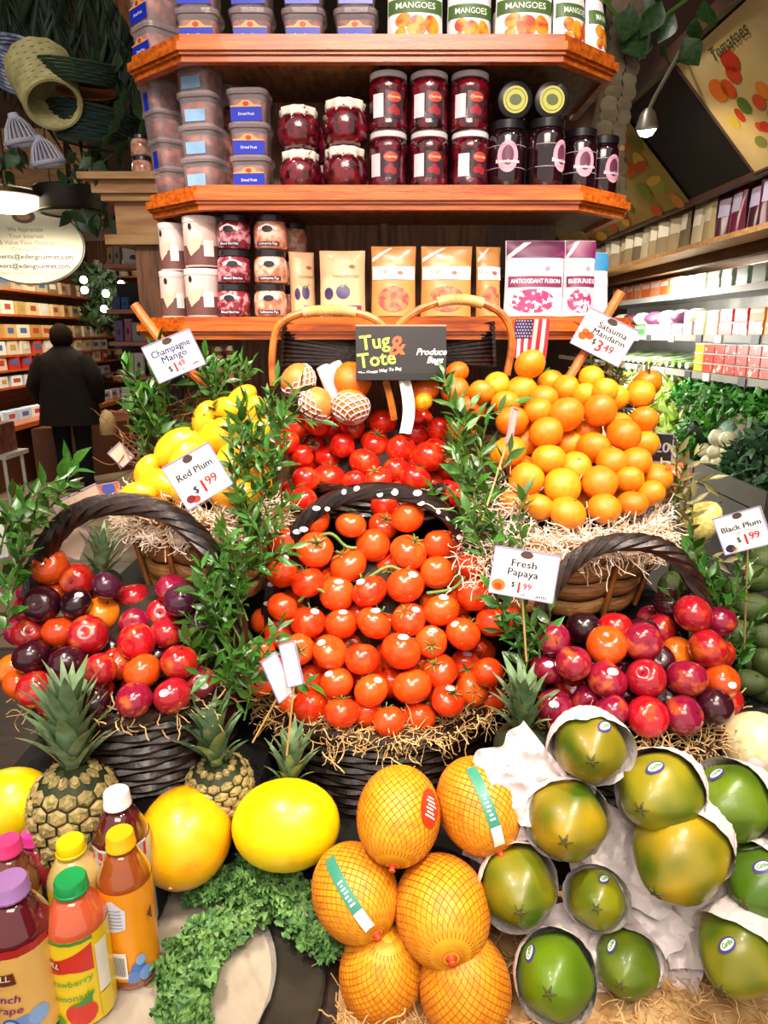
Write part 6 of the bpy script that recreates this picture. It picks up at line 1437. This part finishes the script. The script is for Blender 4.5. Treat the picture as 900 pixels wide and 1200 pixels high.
# neighbouring unit with cornice behind the shelves
cu_ = thing('cornice_unit', 'pale oak cornice of the shelf unit behind the display on the left', 'shelves', P(180, 240, 2.35)); cl = cu_.location
pA = P(108, 205, 2.35); pB = P(215, 205, 2.35)
for k, (zt, h, g) in enumerate(((0, .02, .03), (-.02, .035, .0), (-.055, .02, -.02), (-.075, .10, -.05), (-.175, .03, -.02))):
    ob('moulding', MB().prism([(pA.x-g-cl.x, -.02-g), (pB.x+.3-cl.x, -.02-g), (pB.x+.3-cl.x, .5), (pA.x-g+.12-cl.x, .5)], pA.z-cl.z+zt-h, pA.z-cl.z+zt), oak_lt, cu_, smooth=False)
ob('panel', MB().prism([(pA.x+.1-cl.x, .04), (pB.x+.3-cl.x, .04), (pB.x+.3-cl.x, .4), (pA.x+.2-cl.x, .4)], pA.z-cl.z-.45, pA.z-cl.z-.2), oak_dk, cu_, smooth=False)
for k in range(2):
    t = thing('fruit_jar', 'dark jar on the cornice behind the left shelf end, %s' % ('lower', 'upper')[k], 'jar', (P(165, 200, 2.38).x, 2.40, pA.z + .001 + k*.062), None, 'jars on the cornice'); ob('glass', FJ[1], parent=t); ob('lid', FL, parent=t)
# plank bulkhead
bh_ = thing('plank_bulkhead', 'tan horizontal plank bulkhead behind the dome lamp', 'panel', P(40, 190, 4.6))
for k in range(5):
    a = P(-30, 160 + k*15, 4.6); c = P(112, 160 + k*15, 4.6)
    ob('plank', MB().box(Vector(((a.x+c.x)/2, 4.6 + .015*(k % 2), a.z)) - bh_.location, (c.x-a.x, .04, .078)), oak_lt, bh_, smooth=False)
ob('soffit', MB().box(Vector((P(60, 255, 4.9).x, 5.2, P(60, 250, 4.9).z)) - bh_.location, (1.6, .9, .16)), M('soffit_brown', '#6a4424', .6, noise=5), bh_, smooth=False)
# wall shelves with goods, left wall (faces the aisle)
ws = thing('wall_shelves', 'wooden wall shelving full of goods along the left aisle', 'shelves', (-4.2, 8.4, 0)); WL = Vector((-4.2, 8.4, 0))
wsm = M('shop_wood', '#8a5428', .5, noise=5, col2='#6a3c1a', stretch=(6, 1, 6))
ob('back', MB().box(Vector((-4.55, 8.4, 1.3))-WL, (.04, 4.4, 2.6)), wsm, ws, smooth=False); ob('base', MB().box(Vector((-4.15, 8.4, .3))-WL, (.7, 4.4, .6)), M('shop_wood_dk', '#5a3018', .5, noise=5), ws, smooth=False)
zrow = (.78, .98, 1.16, 1.32, 1.50, 1.75, 2.02)
for z in zrow[1:]: ob('shelf', MB().box(Vector((-4.3, 8.4, z-.012))-WL, (.46, 4.4, .024)), oak, ws, smooth=False)
ob('counter', MB().box(Vector((-4.1, 8.4, .62))-WL, (.8, 4.4, .05)), oak, ws, smooth=False)
gc = [['#dce8f0', '#b8d4ec', '#f0f0f0'], ['#e8eef0', '#a8c0d8', '#d8e0e4'], ['#c03028', '#e8c8b0', '#f0e0c8'], ['#e4d4c0', '#c84838', '#f0e8dc'], ['#d8b070', '#f0dcb8', '#c89048'], ['#e8c890', '#c8a868', '#f4e8d0'], ['#c8b088', '#8a7458', '#e0d0b0']]
for ri, z in enumerate(zrow):
    for k in range(14):
        y = 6.6 + k*.28; h = .14 if ri > 1 else .11
        if z < .9: z_ = .646
        else: z_ = z
        t = thing('shop_box', 'small box on the left aisle shelving, row %s from the floor, %s from the front' % (ORD[ri], ORD[k]), 'box', (-4.14 if ri else -3.95, y, z_ + .0005), (0, 0, R.uniform(-.15, .15)), 'goods on the left aisle shelving')
        c = rr.choice(gc[ri]); ob('carton', MB().box((0, 0, h/2), (.12, rr.uniform(.16, .25), h)), flat(c, .5), t, smooth=False); ob('front_label', MB().box((.0605, 0, h*.55), (.003, .12, h*.4)), flat(rr.choice(['#f4ece0', '#b84838', '#4a6a9c', '#c8a040']), .5), t, smooth=False)
# back shelving facing the viewer
bs = thing('back_shelves', 'tall wooden shelving at the far end of the aisle', 'shelves', (-3.0, 11.2, 0)); BL = Vector((-3.0, 11.2, 0))
ob('back', MB().box(Vector((-3.0, 11.5, 1.5))-BL, (3.4, .04, 3.0)), wsm, bs, smooth=False)
for z in (.8, 1.15, 1.5, 1.8, 2.1, 2.4): ob('shelf', MB().box(Vector((-3.0, 11.3, z-.012))-BL, (3.4, .4, .024)), oak, bs, smooth=False)
for ri, z in enumerate((.8, 1.15, 1.5, 1.8, 2.1, 2.4)):
    for k in range(13):
        x = -4.45 + k*.2; h = rr.uniform(.16, .24)
        t = thing('shop_jar', 'far aisle-end product, %s shelf from the floor, %s from the left' % (ORD[ri], ORD[k]), 'product', (x, 11.22, z + .0005), None, 'goods on the far shelving')
        ob('pack', MB().lathe([(0, 0), (.07, 0), (.075, .01), (.075, h*.8), (.05, h*.9), (.05, h)], 10), flat(rr.choice(['#d8c8a8', '#f0e4cc', '#b89468', '#4a5a8c', '#c8b898', '#e8dcc4', '#a04030']), .4), t); ob('band', MB().lathe([(.077, h*.3), (.077, h*.65)], 10), flat(rr.choice(['#f8f0e0', '#7a4a28', '#d8a850']), .5), t)
# small bright bulbs hung in the back
for k, (u, v) in enumerate(((98, 328), (99, 340), (124, 344), (142, 333), (122, 362))):
    t = thing('string_bulb', 'bright bulb hanging over the far shelves, %s' % ('topmost', 'second', 'middle', 'right', 'lowest')[k], 'bulb', P(u, v, 8.5), None, 'bulbs over the far shelves'); ob('globe', MB().lathe([(0, -.05), (.035, -.035), (.05, 0), (.03, .04), (0, .05)], 12), M('bulb_lit'), t, scale=.9); ob('cord', MB().tube([(0, 0, .04), (0, 0, 3.3-P(u, v, 8.5).z)], .004, 4), black, t)
for k, (u, v) in enumerate(((112, 330), (128, 345), (118, 372))): clump('garland', 'dark leafy garland at the aisle end, %s' % ('upper', 'middle', 'lower')[k], 'garland', P(u, v, 8.9), (.22, .12, .16), leaf_dk, 90+k, 160, .09, 'garlands at the aisle end')
# display unit right of the aisle
du = thing('card_rack', 'dark rack with wooden shelves of white cards right of the aisle', 'shelves', P(160, 480, 5.0)); DLc = du.location
ob('side', MB().box(Vector((XU(178, 5.2, 1.2), 5.25, .95))-DLc, (.42, .05, 1.9)), M('rack_dark', '#1c1a18', .6, noise=5), du, smooth=False)
for v, u0, u1 in ((312, 122, 196), (365, 125, 190), (403, 128, 192), (443, 133, 192), (483, 138, 192)):
    a, b_ = P(u0, v, 5.0), P(u1, v, 5.0); ob('shelf', MB().box(Vector(((a.x+b_.x)/2, 5.1, a.z))-DLc, (b_.x-a.x, .22, .028)), oak, du, smooth=False)
for k, (u, v, w, h, c) in enumerate(((147, 428, 13, 26, '#e8e4dc'), (160, 428, 11, 26, '#dcd8d0'), (145, 470, 11, 26, '#e4e0d8'), (136, 390, 10, 24, '#7a6aa0'), (147, 388, 8, 26, '#c87888'), (160, 390, 16, 22, '#a8a4ac'), (175, 392, 12, 24, '#c4c8d0'), (133, 352, 8, 14, '#3a5a9c'), (143, 352, 8, 14, '#4a78b8'), (153, 300, 24, 18, '#e0d8d4'), (175, 302, 22, 18, '#d8d0cc'), (134, 302, 7, 22, '#b0a490'), (126, 300, 8, 20, '#c8a878'))):
    p = P(u, v, 5.0); kk = T(u, v, 5.0)/F; vs_ = [q for q in (312, 365, 403, 443, 483) if q > v]; zb = P(u, vs_[0], 5.0).z + .0145
    t = thing('white_card', 'card or packet on the aisle rack, %s' % ('left of the folded cards on the fourth shelf', 'right of the folded cards on the fourth shelf', 'single card on the lowest shelf', 'violet one on the third shelf', 'pink one on the third shelf', 'grey wide one on the third shelf', 'right pale one on the third shelf', 'left blue one on the second shelf', 'right blue one on the second shelf', 'left white one on the top shelf', 'right white one on the top shelf', 'thin grey one on the top shelf', 'tan one on the top shelf')[k], 'card', (p.x, 5.06, zb), (-.1, 0, R.uniform(-.3, .3)), 'packets on the aisle rack')
    ob('packet', MB().box((0, 0, h*kk/2), (w*kk, .03, h*kk)), flat(c, .5), t, smooth=False); ob('print', disc(S_flat, 0, h*kk*.45, w*kk*.2, h*kk*.15, .0165), flat('#4a4440'), t)
# white wire stand at the left edge
wb = thing('wire_stand', 'white wire stand with a red packed tray at the left edge', 'stand', Vector((-2.72, 4.7, 0))); wm = flat('#d8d4cc', .4, name='wire_white')
wl = wb.location; zt = P(10, 532, 4.7).z
for x in (-.14, .14):
    for y in (-.12, .12): ob('leg', MB().tube([(x, y, 0), (x*.95, y*.95, zt)], .012, 6), wm, wb)
ob('tray', MB().box((0, 0, zt), (.34, .3, .03)), wm, wb, smooth=False); ob('load', MB().box((-.02, 0, zt+.115), (.26, .24, .2)), M('load_red', '#6a2c28', .5, noise=10, col2='#a06050'), wb, smooth=False)
# low wooden counter beside the person
lc = tag(ob('low_counter', MB().prism([(-3.68, 7.1), (-3.45, 7.2), (-2.75, 8.1), (-2.75, 8.9), (-3.68, 8.9)], 0, .58), M('shop_wood_dk')), 'low brown wooden counter in front of the walking person', 'counter')

# ================================================================== PERSON walking away
def skin_body(name, pts, edges, rad, mat, parent=None, sub=2, root=0):
    me = bpy.data.meshes.new(name); me.from_pydata([tuple(p) for p in pts], edges, []); o = bpy.data.objects.new(name, me); COL.objects.link(o)
    me.materials.append(mat)
    sm = o.modifiers.new('skin', 'SKIN'); sm.use_smooth_shade = True
    if not me.skin_vertices: 
        me.attributes  # layer is made by the modifier
    for i, v in enumerate(me.skin_vertices[0].data): v.radius = rad[i]; v.use_root = (i == root)
    ss = o.modifiers.new('subdivision', 'SUBSURF'); ss.levels = sub; ss.render_levels = sub
    if parent: o.parent = parent
    return o
pp = Vector((XU(80, 6.9, .9), 6.9, 0))
pe = thing('person', 'person in a dark coat and dark trousers walking away, seen from behind', 'person', pp, (0, 0, .1))
skin_c = M('skin_tone', '#b07a5c', .5, noise=10); coat_c = M('coat_black', '#140c07', .9, noise=12, col2='#0c0704', spec=.2); trou_c = M('trousers_dark', '#12131a', .9, noise=12, spec=.2); hair_c = M('hair_dark', '#150d08', .95, noise=40, bump=(40, 1), spec=.1)
# body: pelvis, spine, neck, head, legs, arms
bp = [(0, 0, .86), (0, 0, 1.08), (0, -.01, 1.28), (0, .0, 1.38), (0, .02, 1.46), (0, .02, 1.54), (-.10, 0, .82), (-.10, .02, .45), (-.10, -.03, .08), (-.10, .10, .035), (.10, 0, .82), (.11, .0, .45), (.10, .02, .08), (.10, .14, .035),
      (-.19, 0, 1.30), (-.27, -.02, 1.05), (-.26, .10, .86), (.19, 0, 1.30), (.28, -.02, 1.06), (.30, .06, .86)]
be = [(0, 1), (1, 2), (2, 3), (3, 4), (4, 5), (0, 6), (6, 7), (7, 8), (8, 9), (0, 10), (10, 11), (11, 12), (12, 13), (2, 14), (14, 15), (15, 16), (2, 17), (17, 18), (18, 19)]
br = [(.15, .11), (.14, .10), (.15, .10), (.055, .055), (.075, .085), (.08, .09), (.08, .08), (.055, .055), (.04, .04), (.035, .03), (.08, .08), (.055, .055), (.04, .04), (.035, .03), (.06, .06), (.045, .045), (.035, .03), (.06, .06), (.045, .045), (.035, .03)]
skin_body('body', bp, be, br, skin_c, pe)
cm = MB()   # coat torso
ringz = [(.66, .27, .17), (.70, .265, .165), (.85, .245, .155), (1.0, .225, .145), (1.15, .225, .145), (1.26, .235, .14), (1.33, .20, .12), (1.38, .12, .095), (1.42, .075, .075), (1.44, .07, .07)]
vs = []; n = 28
for z, a, b in ringz:
    for i in range(n):
        g = 2*pi*i/n; f = 1 + (.03*sin(g*5+z*9) if z < 1.1 else 0); vs.append((a*1.14*f*cos(g), b*1.1*f*sin(g), z))
fs = [(j*n+i, j*n+(i+1) % n, (j+1)*n+(i+1) % n, (j+1)*n+i) for j in range(len(ringz)-1) for i in range(n)]
cm.add(vs, fs)
for s_ in (-1, 1):
    e = Vector((s_*.29, -.02, 1.05)); w_ = Vector((s_*.275, .09 if s_ < 0 else .05, .885)); cm.tube([(s_*.16, 0, 1.30), (s_*.23, -.01, 1.2), e, w_], [.1, .1, .088, .065], 12)
ob('coat', cm, coat_c, pe)
tm = MB()
for s_, yk in ((-1, .02), (1, 0)): tm.tube([(s_*.10, 0, .86), (s_*.105, yk, .47), (s_*.10, yk-.02, .07)], [.105, .08, .068], 14)
ob('trousers', tm, trou_c, pe)
ob('hair', MB().lathe([(sin(pi*i/12) if 0 < i < 12 else 0, -cos(pi*i/12)) for i in range(13)], 24, fn=lambda x, y, z: (x*.105*(1+.2*mnoise.noise((x*5, y*5, z*5))), y*.115*(1+.2*mnoise.noise((x*5+3, y*5, z*5))), z*.125*(1+.12*mnoise.noise((x*5, y*5+4, z*5))))), hair_c, pe, loc=(0, .0, 1.515))
for s_, yk in ((-1, .03), (1, .06)): ob('shoe', MB().lathe([(0, -.03), (.9, -.03), (1, 0), (.8, .04), (.4, .06), (0, .065)], 16, fn=lambda x, y, z: (x*.048, y*.12, z)), black, pe, loc=(s_*.10, yk, .031))
# hands: palm and five fingers each
for s_ in (-1, 1):
    w_ = Vector((s_*.275, .10 if s_ < 0 else .06, .875)); hm = MB().tube([w_ + Vector((0, 0, .02)), w_ + Vector((0, .005, -.02)), w_ + Vector((0, .012, -.065))], [.022, .034, .032], 10, flatk=.55)
    for q in range(4): hm.tube([w_ + Vector((s_*.0, -.018 + q*.014, -.06)), w_ + Vector((-s_*.006, -.018 + q*.014, -.09 - .004*(1.5-abs(q-1.5)))), w_ + Vector((-s_*.022, -.016 + q*.014, -.105 - .004*(1.5-abs(q-1.5))))], [.008, .0078, .006], 6)
    hm.tube([w_ + Vector((0, .022, -.02)), w_ + Vector((-s_*.012, .04, -.045)), w_ + Vector((-s_*.02, .038, -.07))], [.010, .009, .007], 6); ob('hand', hm, skin_c, pe)
pg = tag(ob('shopping_bag', MB().lathe([(0, 0), (.09, 0), (.11, .05), (.10, .16), (.06, .22), (.02, .25)], 16, fn=lambda x, y, z: (x*.8 + .01*sin(z*40), y, z)), M('bag_tan', '#b89a6c', .6, noise=9, col2='#9a7c50')), 'tan bag held in the right hand of the walking person', 'bag'); pg.location = pp + Vector((.33, .08, .545))
